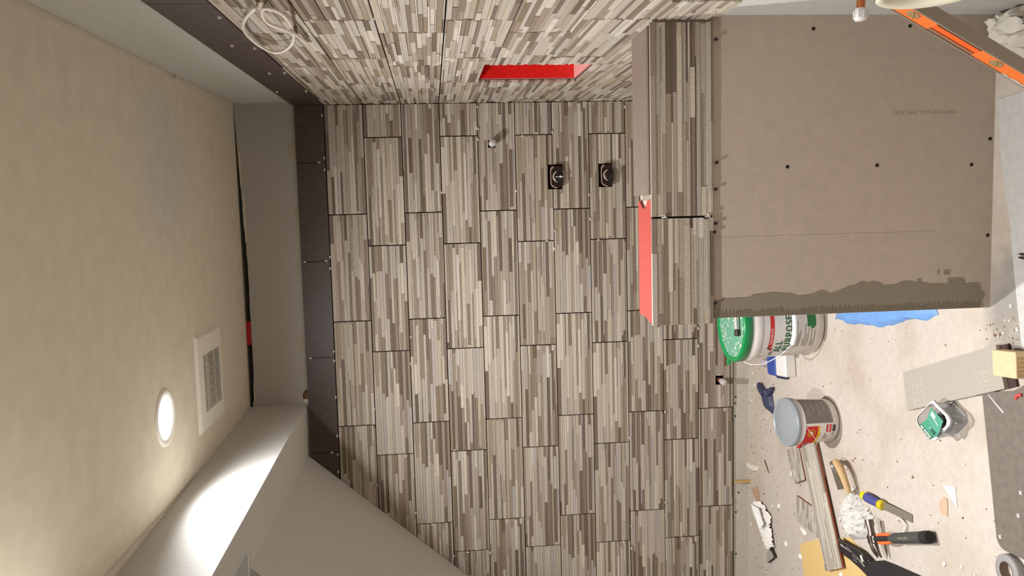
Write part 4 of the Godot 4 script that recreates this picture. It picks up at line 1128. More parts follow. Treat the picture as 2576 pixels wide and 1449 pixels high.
# ------------------------------------------------------------------ tools on the floor
func floor_tools() -> void:
	# hammer
	var X := Vector3(HAMMER_GRIP[2].x - HAMMER[1].x, -0.022, HAMMER_GRIP[2].y - HAMMER[1].y).normalized()
	var Z := X.cross(Vector3.UP).normalized()
	var tr := Transform3D(Basis(X, Z.cross(X), Z), Vector3(HAMMER[1].x, 0.047, HAMMER[1].y))
	var t := thing("hammer", "claw hammer with an orange and black grip lying on the black tool pouch", "hammer", tr)
	var b := MB.new()
	b.tube(PackedVector3Array([Vector3(0, 0, -0.066), Vector3(0, 0, -0.064), Vector3(0, 0, -0.048), Vector3(0, 0, -0.044), Vector3(0, 0, -0.026), Vector3(0, 0, -0.014), Vector3(0, 0, 0.014)]), PackedFloat32Array([0.0135, 0.0150, 0.0150, 0.0125, 0.0112, 0.0135, 0.0135]), Color.WHITE, 18)
	b.box(Transform3D(), Vector3(-0.017, -0.012, -0.014), Vector3(0.022, 0.012, 0.016), Color.WHITE, true, 0.004)
	for s in [-1.0, 1.0]:
		b.tube(curve([Vector3(s * 0.006, 0.0, 0.008), Vector3(s * 0.008, -0.001, 0.026), Vector3(s * 0.010, -0.006, 0.045), Vector3(s * 0.011, -0.014, 0.062)], 12), PackedFloat32Array([0.011, 0.0108, 0.0105, 0.010, 0.0095, 0.009, 0.0082, 0.0074, 0.0065, 0.0055, 0.0045, 0.0035, 0.0025]), Color.WHITE, 10)
	part("head", b, M.dark_steel, t)
	b = MB.new()
	b.tube(PackedVector3Array([Vector3(0.016, 0, 0), Vector3(0.05, 0, 0), Vector3(0.10, 0, 0), Vector3(0.14, 0, 0)]), PackedFloat32Array([0.0105, 0.0095, 0.0095, 0.012]), lin(46, 42, 40), 14)
	part("shaft", b, M.vert, t)
	b = MB.new()
	for s in [-1.0, 1.0]:
		b.tube(curve([Vector3(0.028, 0.001, s * 0.010), Vector3(0.05, 0.001, s * 0.0135), Vector3(0.085, 0.001, s * 0.0135), Vector3(0.118, 0.001, s * 0.010)], 12), PackedFloat32Array([0.003, 0.0045, 0.005, 0.0055, 0.006, 0.006, 0.006, 0.006, 0.006, 0.0055, 0.005, 0.0045, 0.003]), lin(236, 112, 52), 10)
	part("orange_inlay", b, M.vert, t)
	b = MB.new()
	b.tube(PackedVector3Array([Vector3(0.105, 0, 0), Vector3(0.13, 0, 0), Vector3(0.18, 0, 0), Vector3(0.235, 0, 0), Vector3(0.275, 0, 0), Vector3(0.285, 0, 0)]), PackedFloat32Array([0.0105, 0.0165, 0.0178, 0.0182, 0.0190, 0.0190]), lin(70, 70, 66), 18)
	part("grip", b, mat(Color.WHITE, 0.8, 0.0, true), t)
	b = MB.new()
	b.tube(PackedVector3Array([Vector3(0.284, 0, 0), Vector3(0.288, 0, 0), Vector3(0.312, 0, 0), Vector3(0.318, 0, 0)]), PackedFloat32Array([0.0192, 0.0205, 0.0205, 0.018]), lin(34, 32, 30), 18)
	part("butt", b, mat(Color.WHITE, 0.85, 0.0, true), t)
	b = MB.new()   # the worn print on the grip, no longer legible
	for i in 6: b.box(Transform3D(), Vector3(0.176 + i * 0.009, 0.0172, -0.004 + 0.001 * (i % 2)), Vector3(0.1815 + i * 0.009, 0.0186, 0.004), lin(134, 122, 98))
	part("worn_print", b, M.matte, t)

	# flat scraper with a blue and yellow handle
	var k0: Vector2 = KNIFE[0]; var k2: Vector2 = KNIFE[2]
	X = Vector3(k2.x - k0.x, 0, k2.y - k0.y)
	var len := X.length()
	X = X.normalized(); Z = X.cross(Vector3.UP)
	t = thing("scraper", "flat steel scraper with a blue and yellow handle lying on the floor", "scraper", Transform3D(Basis(X, Vector3.UP, Z), Vector3(k0.x, 0.0175, k0.y)))
	b = MB.new()
	b.tube(PackedVector3Array([Vector3(0.002, 0, 0), Vector3(0.006, 0, 0), Vector3(0.02, 0, 0), Vector3(0.034, 0, 0)]), PackedFloat32Array([0.008, 0.0135, 0.0165, 0.0168]), lin(238, 214, 20), 16)
	part("yellow_butt", b, M.gloss, t)
	b = MB.new()
	b.tube(PackedVector3Array([Vector3(0.118, 0, 0), Vector3(0.124, 0, 0), Vector3(0.136, 0, 0), Vector3(0.140, 0, 0)]), PackedFloat32Array([0.0155, 0.0175, 0.0175, 0.012]), lin(214, 190, 40), 16)
	part("yellow_collar", b, M.gloss, t)
	b = MB.new()
	b.tube(PackedVector3Array([Vector3(0.030, 0, 0), Vector3(0.045, 0, 0), Vector3(0.075, 0, 0), Vector3(0.100, 0, 0), Vector3(0.120, 0, 0)]), PackedFloat32Array([0.0166, 0.0175, 0.0168, 0.0145, 0.0175]), lin(74, 76, 140), 16)
	part("blue_grip", b, mat(Color.WHITE, 0.75, 0.0, true), t)
	b = MB.new()
	b.box(Transform3D(Basis(Vector3(0, 0, 1), -0.08), Vector3(0.136, -0.002, 0)), Vector3(0, -0.0012, -0.0135), Vector3(len - 0.132, 0.0012, 0.0135), Color.WHITE)
	part("blade", b, mat(rgb(150, 142, 128), 0.5, 0.6), t)

	# finishing trowel lying on its edge
	var a: Vector2 = TROWEL[0]; var e: Vector2 = TROWEL[2]
	X = Vector3(e.x - a.x, 0, e.y - a.y).normalized()
	Z = X.cross(Vector3.UP)     # points away from the handle
	t = thing("trowel", "steel trowel with a pale wooden handle lying against the striped offcut", "trowel", Transform3D(Basis(X, Vector3.UP, Z), Vector3(a.x, 0.0, a.y)))
	b = MB.new()
	var lean := Transform3D(Basis(Vector3.RIGHT, 0.45), Vector3(0, 0.001, 0.0))
	b.box(lean, Vector3(-0.005, 0.0, -0.001), Vector3(0.105, 0.046, 0.001), Color.WHITE)
	part("blade", b, M.steel, t)
	b = MB.new()
	b.tube(curve([Vector3(0.004, 0.020, 0.018), Vector3(0.006, 0.040, 0.0), Vector3(0.010, 0.046, -0.022), Vector3(0.018, 0.046, -0.034)], 14), 0.0085, Color.WHITE, 12)
	b.box(lean, Vector3(0.0, 0.018, 0.001), Vector3(0.10, 0.032, 0.008), Color.WHITE, true, 0.002)
	part("tang", b, M.steel, t)
	b = MB.new()
	b.tube(curve([Vector3(0.010, 0.046, -0.030), Vector3(0.035, 0.048, -0.052), Vector3(0.075, 0.048, -0.062), Vector3(0.100, 0.046, -0.060), Vector3(0.125, 0.043, -0.056), Vector3(0.142, 0.040, -0.050)], 24), PackedFloat32Array([0.009, 0.0105, 0.012, 0.013, 0.0138, 0.0142, 0.0145, 0.0145, 0.0145, 0.0142, 0.014, 0.0138, 0.0135, 0.0132, 0.013, 0.0128, 0.0125, 0.0122, 0.012, 0.0118, 0.0115, 0.0112, 0.011, 0.0108, 0.0105]), lin(214, 180, 128), 14)
	part("handle", b, M.wood, t)

	# black tool pouch: stitched strap and the bag behind it
	var c := middle(POUCH)
	t = thing("tool_pouch", "black tool pouch with a stitched strap and white print at the frame edge", "tool pouch", at(c.x, 0, c.y))
	b = MB.new()
	slab(b, around(POUCH, c), 0.003, 0.046, lin(34, 30, 30))
	part("bag", b, mat(Color.WHITE, 0.75, 0.0, true), t)
	var rows := []
	for i in BAND_TOP.size():
		var row := []
		for j in 7:
			var q: Vector2 = BAND_LOW[i].lerp(BAND_TOP[i], j / 6.0) - c
			row.append(Vector3(q.x, lerpf(0.010, 0.034, j / 6.0) + 0.004 * sin(j * 1.1 + i), q.y))
		rows.append(row)
	b = MB.new()
	b.sheet(rows, lin(40, 35, 34), Vector3.UP)
	var under := []
	for row in rows:
		var u := []
		for p: Vector3 in row: u.append(Vector3(p.x - 0.004, maxf(0.003, p.y - 0.012), p.z - 0.004))
		under.append(u)
	b.sheet(under, lin(34, 30, 30), Vector3.DOWN)
	for ed in [0, 6]:
		var s := []
		for i in rows.size(): s.append([rows[i][ed], under[i][ed]])
		b.sheet(s, lin(34, 30, 30), Vector3(0, 0.2, -1))
	b.sheet([rows[0], under[0]], lin(34, 30, 30), Vector3(-1, 0, -1))
	var strap := part("strap", b, mat(Color.WHITE, 0.7, 0.0, true), t)
	b = MB.new()
	for i in 26:
		var f := (rows.size() - 1.001) * i / 26.0
		var p: Vector3 = rows[int(f)][6].lerp(rows[int(f) + 1][6], f - int(f)) + Vector3(-0.003, 0.0008, 0.003)
		b.box(Transform3D(Basis(), p), Vector3(-0.0012, 0, -0.0012), Vector3(0.0012, 0.0008, 0.0012), lin(196, 176, 150))
	var st := part("stitching", b, M.vert, strap)
	st.set_meta("kind", "stuff")
	b = MB.new()
	rng.seed = 61
	for q in [[0.35, 2.2, 0.62, 0.10], [2.3, 3.0, 0.55, 0.04], [2.2, 3.2, 0.40, 0.05], [1.3, 1.9, 0.82, 0.05], [3.1, 4.6, 0.50, 0.10], [2.6, 3.3, 0.30, 0.05]]:
		var n := int((q[1] - q[0]) * 9)
		for i in n:
			var f: float = lerpf(q[0], q[1], float(i) / n)
			var g: float = q[2] * 6.0
			var p0: Vector3 = rows[int(f)][int(g)].lerp(rows[int(f) + 1][int(g)], f - int(f))
			var p1: Vector3 = rows[int(f)][int(g) + 1].lerp(rows[int(f) + 1][int(g) + 1], f - int(f))
			var d: Vector3 = (p1 - p0).normalized() * q[3] * 0.10 * rng.randf_range(0.6, 1.0)
			var w: Vector3 = (rows[int(f) + 1][3] - rows[int(f)][3]).normalized() * 0.0016
			var up := Vector3(0, 0.0012, 0)
			b.quad(p0 + up - w, p0 + up + w, p0 + up + w + d, p0 + up - w + d, Vector3.UP, lin(216, 208, 198))
	part("white_print", b, M.vert, strap)
	b = MB.new()
	b.box(at(BAND_TOP[4].x - c.x - 0.004, 0.046, BAND_TOP[4].y - c.y + 0.004, 0.7), Vector3(-0.012, 0.0, -0.005), Vector3(0.012, 0.003, 0.005), lin(224, 216, 206))
	part("white_tab", b, M.vert, t)

	# box of screws
	var cc := (TUB_RIM[0] + TUB_RIM[2]) * 0.5 as Vector2
	t = thing("screw_tub", "clear plastic tub of screws with a green label beside the grey tile plank", "tub", at(cc.x, 0, cc.y))
	var rim := around(TUB_RIM, cc)
	var ins := func(k: float) -> PackedVector2Array:
		var o := PackedVector2Array()
		for p in rim:   # rounded corners
			var d := p.normalized(); var s := Vector2(-d.y, d.x) * 0.014
			o.append(p * k - d * 0.010 - s); o.append(p * k - d * 0.003); o.append(p * k - d * 0.010 + s)
		return o
	var low: PackedVector2Array = ins.call(0.86); var hi: PackedVector2Array = ins.call(1.0); var lip: PackedVector2Array = ins.call(1.07); var lip_in: PackedVector2Array = ins.call(0.94)
	b = MB.new()
	var n := low.size()
	for i in n:
		var j := (i + 1) % n
		var V := func(p: Vector2, y: float) -> Vector3: return Vector3(p.x, y, p.y)
		var nn := Vector3(hi[i].x + hi[j].x, 0, hi[i].y + hi[j].y).normalized()
		b.quad(V.call(low[i], 0.0), V.call(low[j], 0.0), V.call(hi[j], 0.066), V.call(hi[i], 0.066), nn, Color.WHITE)
		b.quad(V.call(low[i], 0.001), V.call(low[j], 0.001), Vector3(0, 0.001, 0), Vector3(0, 0.001, 0), Vector3.UP, Color.WHITE)
	var clear := mat(Color(0.80, 0.80, 0.82, 0.45), 0.2)
	clear.transparency = BaseMaterial3D.TRANSPARENCY_ALPHA
	part("tub_wall", b, clear, t)
	b = MB.new()
	for i in n:
		var j := (i + 1) % n
		var V := func(p: Vector2, y: float) -> Vector3: return Vector3(p.x, y, p.y)
		b.quad(V.call(lip[i], 0.066), V.call(lip[j], 0.066), V.call(lip_in[j], 0.070), V.call(lip_in[i], 0.070), Vector3.UP, Color.WHITE)
		b.quad(V.call(lip[i], 0.060), V.call(lip[j], 0.060), V.call(lip[j], 0.066), V.call(lip[i], 0.066), Vector3(lip[i].x, 0, lip[i].y).normalized(), Color.WHITE)
	part("rim", b, mat(rgb(206, 204, 206), 0.35), t)
	b = MB.new()
	rng.seed = 70
	for i in 300:
		var p := low[rng.randi_range(0, n - 1)] * sqrt(rng.randf()) * 0.74
		var bb := Basis.from_euler(Vector3(rng.randf() * TAU, rng.randf() * TAU, rng.randf() * TAU))
		var y := rng.randf_range(0.008, 0.036)
		var ax := bb * Vector3(0, 0.011, 0)
		b.tube(PackedVector3Array([Vector3(p.x, y, p.y) - ax, Vector3(p.x, y, p.y) + ax * 0.8, Vector3(p.x, y, p.y) + ax]), PackedFloat32Array([0.0008, 0.0016, 0.0038]), lin(120, 122, 116), 5)
	var screws := part("screws", b, mat(Color.WHITE, 0.4, 0.7, true), t)
	screws.set_meta("kind", "stuff")
	b = MB.new()
	var C := []
	for p in CARD: C.append(p - Vector3(cc.x, 0, cc.y))
	var up := Vector3(0, 0.0008, 0)
	b.quad(C[0], C[1], C[2], C[5], Vector3.UP, lin(78, 152, 124))
	b.quad(C[0] - up, C[1] - up, C[2] - up, C[5] - up, Vector3.DOWN, lin(78, 152, 124))
	b.quad(C[5], C[2], C[3], C[4], Vector3.UP, lin(70, 146, 116))
	b.quad(C[5] - up, C[2] - up, C[3] - up, C[4] - up, Vector3.DOWN, lin(70, 146, 116))
	var card := part("label_card", b, M.vert, t)
	# dark band, picture and lettering on the card; u runs from corner 3 to corner 4, w out to the free edge
	var u: Vector3 = C[4] - C[3]
	var w: Vector3 = (C[3] - C[2] + C[4] - C[5]) * 0.5
	var nrm := u.cross(w).normalized()
	if nrm.y < 0: nrm = -nrm
	var face := Transform3D(Basis(u.normalized(), w.normalized(), u.normalized().cross(w.normalized())), (C[3] + C[4]) * 0.5 + nrm * 0.0012)
	b = MB.new()
	var on := func(f: float, g: float, off: float) -> Vector3: return C[3] + u * f - w * g + nrm * off
	b.quad(on.call(0.0, 0.0, 0.0006), on.call(1.0, 0.0, 0.0006), on.call(1.0, 0.36, 0.0006), on.call(0.0, 0.36, 0.0006), nrm, lin(30, 104, 74))
	b.quad(on.call(0.55, 0.45, 0.0006), on.call(0.95, 0.45, 0.0006), on.call(0.92, 0.95, 0.0006), on.call(0.50, 0.8, 0.0006), nrm, lin(206, 204, 200))
	for i in 6: b.quad(on.call(0.08 + 0.06 * i, 0.5 + 0.05 * (i % 3), 0.0007), on.call(0.11 + 0.06 * i, 0.5 + 0.05 * (i % 3), 0.0007), on.call(0.12 + 0.06 * i, 0.9, 0.0007), on.call(0.09 + 0.06 * i, 0.9, 0.0007), nrm, lin(30, 60, 48))
	var d1: Vector3 = C[0] - C[5]
	for q in [[0.55, 0.62, 0.15, 0.85, lin(236, 232, 226)], [0.62, 0.9, 0.15, 0.5, lin(226, 218, 204)], [0.72, 0.86, 0.72, 0.9, lin(226, 226, 222)]]:
		var P := func(f: float, g: float) -> Vector3: return C[5].lerp(C[2], f) + d1 * g + Vector3(0, 0.001, 0)
		b.quad(P.call(q[2], q[0]), P.call(q[3], q[0]), P.call(q[3], q[1]), P.call(q[2], q[1]), Vector3.UP, q[4])
	part("printed_panels", b, M.vert, card)
	flat_text(card, "Backer-On", Vector2(u.length() * 0.86, w.length() * 0.24), face * Transform3D(Basis(), Vector3(0, -w.length() * 0.18, 0.0)), rgb(240, 240, 236))

	# small black two-pronged plug at the very edge
	t = thing("pronged_tool", "black two-pronged tool end poking in over the white sheet", "tool", at(-0.672, 0.004, 1.90, -0.12))
	b = MB.new()
	for s in [-1.0, 1.0]: b.tube(PackedVector3Array([Vector3(s * 0.0045, 0.007, -0.040), Vector3(s * 0.0055, 0.007, 0.0), Vector3(s * 0.004, 0.008, 0.02)]), 0.0024, lin(28, 24, 30), 8)
	part("prong", b, M.gloss, t)
	b = MB.new()
	b.box(Transform3D(), Vector3(-0.015, 0.0, 0.012), Vector3(0.015, 0.02, 0.12), lin(30, 26, 32), true, 0.005)
	part("handle", b, M.gloss, t)

# ------------------------------------------------------------------ offcuts and rubbish on the floor
func striped_offcut(label: String, pts: Array, y0: float, y1: float, kind: int) -> void:
	# corners run across the near end first, then along to the far end; the strips follow the length
	var c := middle(pts)
	var u: Vector2 = (pts[3] - pts[0] + pts[2] - pts[1]) * 0.5
	var w: Vector2 = (pts[1] - pts[0] + pts[2] - pts[3]) * 0.5
	var L := u.length(); var W := w.length()
	var X := Vector3(u.x, 0, u.y).normalized()
	var T := Transform3D(Basis(X, X.cross(Vector3.UP) * -1.0, Vector3.UP), Vector3.ZERO)
	T.basis.y = T.basis.z.cross(T.basis.x)
	var t := thing("tile_offcut", label, "tile", at(c.x, y0, c.y), "striped tile offcuts on the floor")
	var b := MB.new()
	b.box(T, Vector3(-L / 2, -W / 2, 0.0), Vector3(L / 2, W / 2, y1 - y0 - 0.003), lin(150, 84, 56))
	part("clay_body", b, M.matte, t)
	b = MB.new()
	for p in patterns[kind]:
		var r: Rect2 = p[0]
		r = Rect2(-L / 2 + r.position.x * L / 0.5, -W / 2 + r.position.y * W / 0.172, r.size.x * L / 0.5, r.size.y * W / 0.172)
		b.box(T, Vector3(r.position.x, r.position.y, y1 - y0 - 0.003), Vector3(r.end.x, r.end.y, y1 - y0 + p[2] * 0.5), (p[1] as Color).lerp(lin(214, 208, 196), 0.28), false)   # glossy sheen painted in by lightening, along with plaster dust
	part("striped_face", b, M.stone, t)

func floor_scraps() -> void:
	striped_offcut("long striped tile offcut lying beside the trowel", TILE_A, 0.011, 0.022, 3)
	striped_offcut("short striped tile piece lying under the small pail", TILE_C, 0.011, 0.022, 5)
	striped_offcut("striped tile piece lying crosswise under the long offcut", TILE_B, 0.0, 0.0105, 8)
	var b := MB.new()
	var c := middle(TILE_A)
	b.box(at(c.x + 0.17, 0, c.y - 0.09, atan2(-0.238, -0.43)), Vector3(-0.09, 0.0, -0.06), Vector3(0.09, 0.0105, 0.06), lin(172, 150, 128))
	solo("tile_offcut", b, M.matte, "plain tile piece propping up the striped offcuts beside the small pail", "tile", Transform3D())
	# yellow sheet
	c = middle(YELLOW)
	b = MB.new()
	slab(b, around(YELLOW, c), 0.0, 0.0025, lin(220, 186, 122))
	solo("yellow_sheet", b, M.matte, "sheet of yellow card under the end of the striped offcut", "card", at(c.x, 0, c.y))
	# crumpled paper
	c = middle(CRUMPLE)
	solo("crumpled_paper", heap(CRUMPLE, 0.020, 0.034, 1.5, 3, lin(212, 207, 199), 30, 8), M.matte, "large crumpled white paper lying between the trowel and the hammer", "paper", at(c.x, 0, c.y))
	c = middle(LUMP)
	solo("plaster_bag", heap(LUMP, 0.07, 0.045, 1.3, 8, lin(226, 218, 204), 18, 8), M.plaster, "crumpled white plastic bag caked with plaster at the foot of the half wall", "plastic bag", at(c.x, 0, c.y))
	c = middle(TARP)
	var tarp := []
	for p in TARP: tarp.append(p if p.y > 0.86 else Vector2(p.x, 0.86))
	tarp.append(Vector2(-0.70, 1.45)); tarp.append(Vector2(-0.68, 1.0))
	c = middle(tarp)
	solo("tarpaulin", heap(tarp, 0.02, 0.02, 0.7, 5, lin(112, 156, 212), 14, 5), mat(Color.WHITE, 0.5, 0.0, true), "blue plastic tarpaulin bunched on the floor behind the half wall", "tarpaulin", at(c.x, 0, c.y))
	# white sheet lying to the right
	c = middle(WHITE_SHEET)
	b = MB.new()
	slab(b, around(WHITE_SHEET, c), 0.0005, 0.004, lin(206, 203, 196))
	solo("board_sheet", b, M.sheet, "pale grey sheet of board lying on the floor along the half wall", "board", at(c.x, 0, c.y))
	# dark floor tile with spacers on it
	b = MB.new()
	var dk := PackedVector2Array()
	for k in 6: dk.append(Vector2(-1.440, 1.838) + Vector2(cos(lerpf(PI * 1.40, PI * 0.95, k / 5.0)), sin(lerpf(PI * 1.40, PI * 0.95, k / 5.0))) * 0.035)
	dk.append_array(PackedVector2Array([Vector2(-1.44, 2.30), Vector2(-0.985, 2.22), Vector2(-0.985, 1.926), Vector2(-1.030, 1.852), Vector2(-1.059, 1.730)]))
	c = middle(dk)
	slab(b, around(dk, c), 0.0, 0.012, Color.WHITE)
	solo("floor_tile", b, textured(rgb(122, 110, 98), 0.6, 0.02, 0.86, 3.0), "large dark grey tile lying on the floor at the frame edge", "tile", at(c.x, 0, c.y))
	b = MB.new()
	b.prism(frame(Vector3(-1.085, 0.0125, 1.80), Vector3(-0.5, 0, 0.87), Vector3(0.87, 0, 0.5)), PackedVector2Array([Vector2(-0.05, -0.001), Vector2(0.02, -0.003), Vector2(0.022, 0.002), Vector2(-0.05, 0.001)]), -0.0006, 0.0, lin(236, 230, 224))
	solo("plastic_sliver", b, M.vert, "thin white sliver lying on the large dark tile", "sliver", Transform3D())
	for q in TILE_SPACERS: loose_spacer(q, 0.0142, ["white cross spacer on the large dark tile, nearer the tile plank", "white cross spacer in the middle of the two on the dark tile", "white spacer at the dark tile's edge close to the tape roll"][TILE_SPACERS.find(q)], "loose spacers on the dark tile")
	for q in FLOOR_SPACERS: loose_spacer(q, 0.0022, ["white cross spacer lying on the gritty floor beside the wood block", "white cross spacer lying on the gritty floor at the half wall's end"][FLOOR_SPACERS.find(q)], "loose spacers on the floor")
	# grey roll of tape standing at the tile's corner
	b = MB.new()
	b.lathe(Transform3D(), [Vector2(0.026, 0.0), Vector2(0.026, 0.024), Vector2(0.026, 0.024), Vector2(0.043, 0.024), Vector2(0.045, 0.022), Vector2(0.045, 0.002), Vector2(0.043, 0.0), Vector2(0.026, 0.0)], lin(150, 144, 142), 44)
	var t := thing("tape_roll", "roll of grey tape lying by the corner of the dark tile", "tape", at(-1.522, 0.0, 1.862))
	part("tape", b, M.vert, t)
	b = MB.new()
	b.lathe(Transform3D(), [Vector2(0.0245, 0.001), Vector2(0.0245, 0.025), Vector2(0.0245, 0.025), Vector2(0.0262, 0.025), Vector2(0.0262, 0.025), Vector2(0.0262, 0.001)], lin(126, 104, 90), 40)
	part("core", b, M.matte, t)
	# grey tile plank, a darker strip under it and the wood block on top
	c = middle(PLANK)
	t = thing("tile_plank", "light grey tile plank with scored mortar lines lying on the floor", "tile", at(c.x, 0, c.y))
	b = MB.new()
	slab(b, around(PLANK, c), 0.008, 0.020, lin(176, 166, 152))
	part("slab", b, M.plaster, t)
	var pl := around(PLANK, c)
	b = MB.new()
	var P := func(f: float, g: float) -> Vector3:
		var q: Vector2 = pl[0].lerp(pl[1], f).lerp(pl[3].lerp(pl[2], f), g)
		return Vector3(q.x, 0.020, q.y)
	for q in [[0.10, 0.25, 0.10, 0.95], [0.155, 0.15, 0.155, 1.0], [0.21, 0.2, 0.215, 0.98], [0.10, 0.42, 0.21, 0.42], [0.10, 0.62, 0.21, 0.60], [0.10, 0.80, 0.21, 0.78], [0.78, 0.3, 0.78, 0.95], [0.84, 0.15, 0.85, 0.9], [0.90, 0.1, 0.90, 0.8], [0.80, 0.55, 0.90, 0.53], [0.79, 0.75, 0.89, 0.73]]:
		var steps := 9
		for i in steps:
			if (i * 7 + int(q[0] * 100)) % 5 == 0: continue
			var p0: Vector3 = P.call(lerpf(q[0], q[2], float(i) / steps), lerpf(q[1], q[3], float(i) / steps))
			var p1: Vector3 = P.call(lerpf(q[0], q[2], (i + 1.0) / steps), lerpf(q[1], q[3], (i + 1.0) / steps))
			b.tube(PackedVector3Array([p0, p1]), 0.0009, lin(206, 198, 184), 5)
	var lines := part("mortar_ridges", b, M.matte, t)
	lines.set_meta("kind", "stuff")
	b = MB.new()
	var under := [PLANK[1].lerp(PLANK[0], 0.3), PLANK[1] + Vector2(0.008, 0.030), PLANK[2] + Vector2(0.012, 0.030), PLANK[2].lerp(PLANK[3], 0.3)]
	c = middle(under)
	slab(b, around(under, c), 0.0, 0.0078, lin(70, 50, 46))
	solo("dark_tile_strip", b, M.matte, "dark brown tile strip poking out under the grey plank", "tile", at(c.x, 0, c.y))
	c = middle(WOODB)
	t = solo("wood_block", MB.new() if false else wood_block(c), M.wood, "pale sawn wood block resting on the end of the grey plank", "wood block", at(c.x, 0.0202, c.y))
	b = MB.new()
	b.tube(curve([Vector3(0, 0.007, 0), Vector3(0.010, 0.009, 0.008), Vector3(0.014, 0.007, 0.022)], 8), 0.005, lin(204, 76, 72), 8)
	solo("red_scrap", b, M.vert, "small red plastic scrap between the wood block and the dark tile", "plastic scrap", at(-1.046, 0.006, 1.866))
	# flat chips
	for q in [["plastic_triangle", TRI, 0.004, lin(238, 232, 226), "thin white triangle lying on the bare floor"], ["paper_chip", BROWN_CHIP, 0.003, lin(198, 168, 142), "small tan chip of paper lying beside the white triangle"]]:
		c = middle(q[1])
		b = MB.new()
		slab(b, around(q[1], c), 0.0, q[2], q[3])
		solo(q[0], b, M.matte, q[4], "scrap", at(c.x, 0, c.y))
	b = MB.new()
	c = middle(CURL)
	var cur := []
	for p in CURL: cur.append(Vector3(p.x - c.x, 0.005 + 0.006 * absf(sin(p.x * 90.0)), p.y - c.y))
	b.tube(curve(cur, 30), 0.0028, lin(234, 224, 212), 8)
	solo("caulk_curl", b, M.vert, "curl of white caulk lying beside the hammer grip", "scrap", at(c.x, 0, c.y))
	# torn white drywall paper along the foot of the back wall
	c = middle(PAPER)
	rng.seed = 80
	var f := FastNoiseLite.new()
	f.seed = 12; f.frequency = 1.0
	var rows := []
	for i in 34:
		var s := (PAPER.size() - 1.001) * i / 33.0
		var p: Vector2 = PAPER[int(s)].lerp(PAPER[int(s) + 1], s - int(s)); var q: Vector2 = PAPER_W[mini(int(s), 4)].lerp(PAPER_W[mini(int(s) + 1, 4)], s - int(s))
		var row := []
		for j in 9:
			var m := p.lerp(q, j / 8.0) - c
			var y := 0.012 + 0.030 * sin(PI * j / 8.0) * (0.7 + 0.5 * f.get_noise_2d(i * 9.0, j * 14.0)) + 0.016 * f.get_noise_2d(i * 26.0, j * 30.0 + 50.0)
			row.append(Vector3(m.x + 0.012 * f.get_noise_2d(i * 20.0 + 90.0, j * 15.0), maxf(0.002, y), m.y))
		rows.append(row)
	b = MB.new()
	b.sheet(rows, lin(238, 232, 222), Vector3.UP)
	t = thing("torn_paper_roll", "long torn curl of white drywall paper lying along the back wall", "paper", at(c.x, 0, c.y))
	part("crumpled_strip", b, M.matte, t)
	b = MB.new()
	var flap := [Vector3(-1.955, 0.045, 0.13), Vector3(-1.985, 0.062, 0.20), Vector3(-2.03, 0.055, 0.26), Vector3(-2.00, 0.040, 0.275), Vector3(-1.945, 0.040, 0.215)]
	for i in [1, 2, 3]: b.flat(flap[0] - Vector3(c.x, 0, c.y), flap[i] - Vector3(c.x, 0, c.y), flap[i + 1] - Vector3(c.x, 0, c.y), Vector3.UP, lin(244, 240, 234))
	for i in [1, 2, 3]: b.flat(flap[0] - Vector3(c.x, 0.0008, c.y), flap[i] - Vector3(c.x, 0.0008, c.y), flap[i + 1] - Vector3(c.x, 0.0008, c.y), Vector3.DOWN, lin(244, 240, 234))
	part("folded_flap", b, M.matte, t)
	c = middle(BRACKET)
	b = MB.new()
	slab(b, around(BRACKET, c), 0.016, 0.0175, lin(160, 152, 144))
	var br := around(BRACKET, c)
	b.quad(Vector3(br[1].x, 0.0175, br[1].y), Vector3(br[2].x, 0.0175, br[2].y), Vector3(br[2].x, 0.0, br[2].y), Vector3(br[1].x, 0.0, br[1].y), Vector3(1, 0, 0), lin(70, 56, 48))
	b.quad(Vector3(br[3].x, 0.0175, br[3].y), Vector3(br[2].x, 0.0175, br[2].y), Vector3(br[2].x, 0.0, br[2].y), Vector3(br[3].x, 0.0, br[3].y), Vector3(0, 0, 1), lin(70, 56, 48))
	solo("metal_bracket", b, M.matte, "bent grey metal end poking out of the torn white paper", "bracket", at(c.x, 0, c.y))
	c = middle(TAN)
	b = MB.new()
	slab(b, around(TAN, c), 0.004, 0.007, lin(184, 150, 122))
	solo("paper_scrap", b, M.matte, "tan scrap of drywall paper leaning at the foot of the back wall", "paper", at(c.x, -0.004, c.y))
	c = middle(SHRED)
	solo("shredded_paper", heap(SHRED, 0.02, 0.02, 2.2, 17, lin(220, 208, 190), 10, 5), M.matte, "small shredded white paper tuft at the foot of the back wall", "paper", at(c.x, 0, c.y))
	b = MB.new()
	b.box(Transform3D(), Vector3(-0.006, 0.0, -0.006), Vector3(0.007, 0.078, 0.006), lin(222, 180, 116), true, 0.001)
	solo("wood_prop", b, M.wood, "little yellow wood prop standing under the lowest tile of the back wall", "wood prop", at(-1.882, 0, 0.010))
	c = middle(STICK)
	var dv := (STICK[1] - STICK[0]) as Vector2
	b = MB.new()
	b.box(Transform3D(), Vector3(-0.003, 0.0, -dv.length() / 2), Vector3(0.003, 0.004, dv.length() / 2), lin(120, 84, 58))
	solo("wood_splinter", b, M.matte, "thin brown wood splinter on the floor near the shredded paper", "splinter", at(c.x, 0, c.y, atan2(dv.x, dv.y)))
	# glove
	c = middle(GLOVE)
	var palm := [Vector2(-1.372, 0.195), Vector2(-1.400, 0.175), Vector2(-1.430, 0.180), Vector2(-1.470, 0.215), Vector2(-1.475, 0.285), Vector2(-1.440, 0.300), Vector2(-1.405, 0.290), Vector2(-1.375, 0.275), Vector2(-1.368, 0.235)]
	b = heap(palm, 0.036, 0.007, 1.0, 21, lin(62, 62, 90), 14, 6)
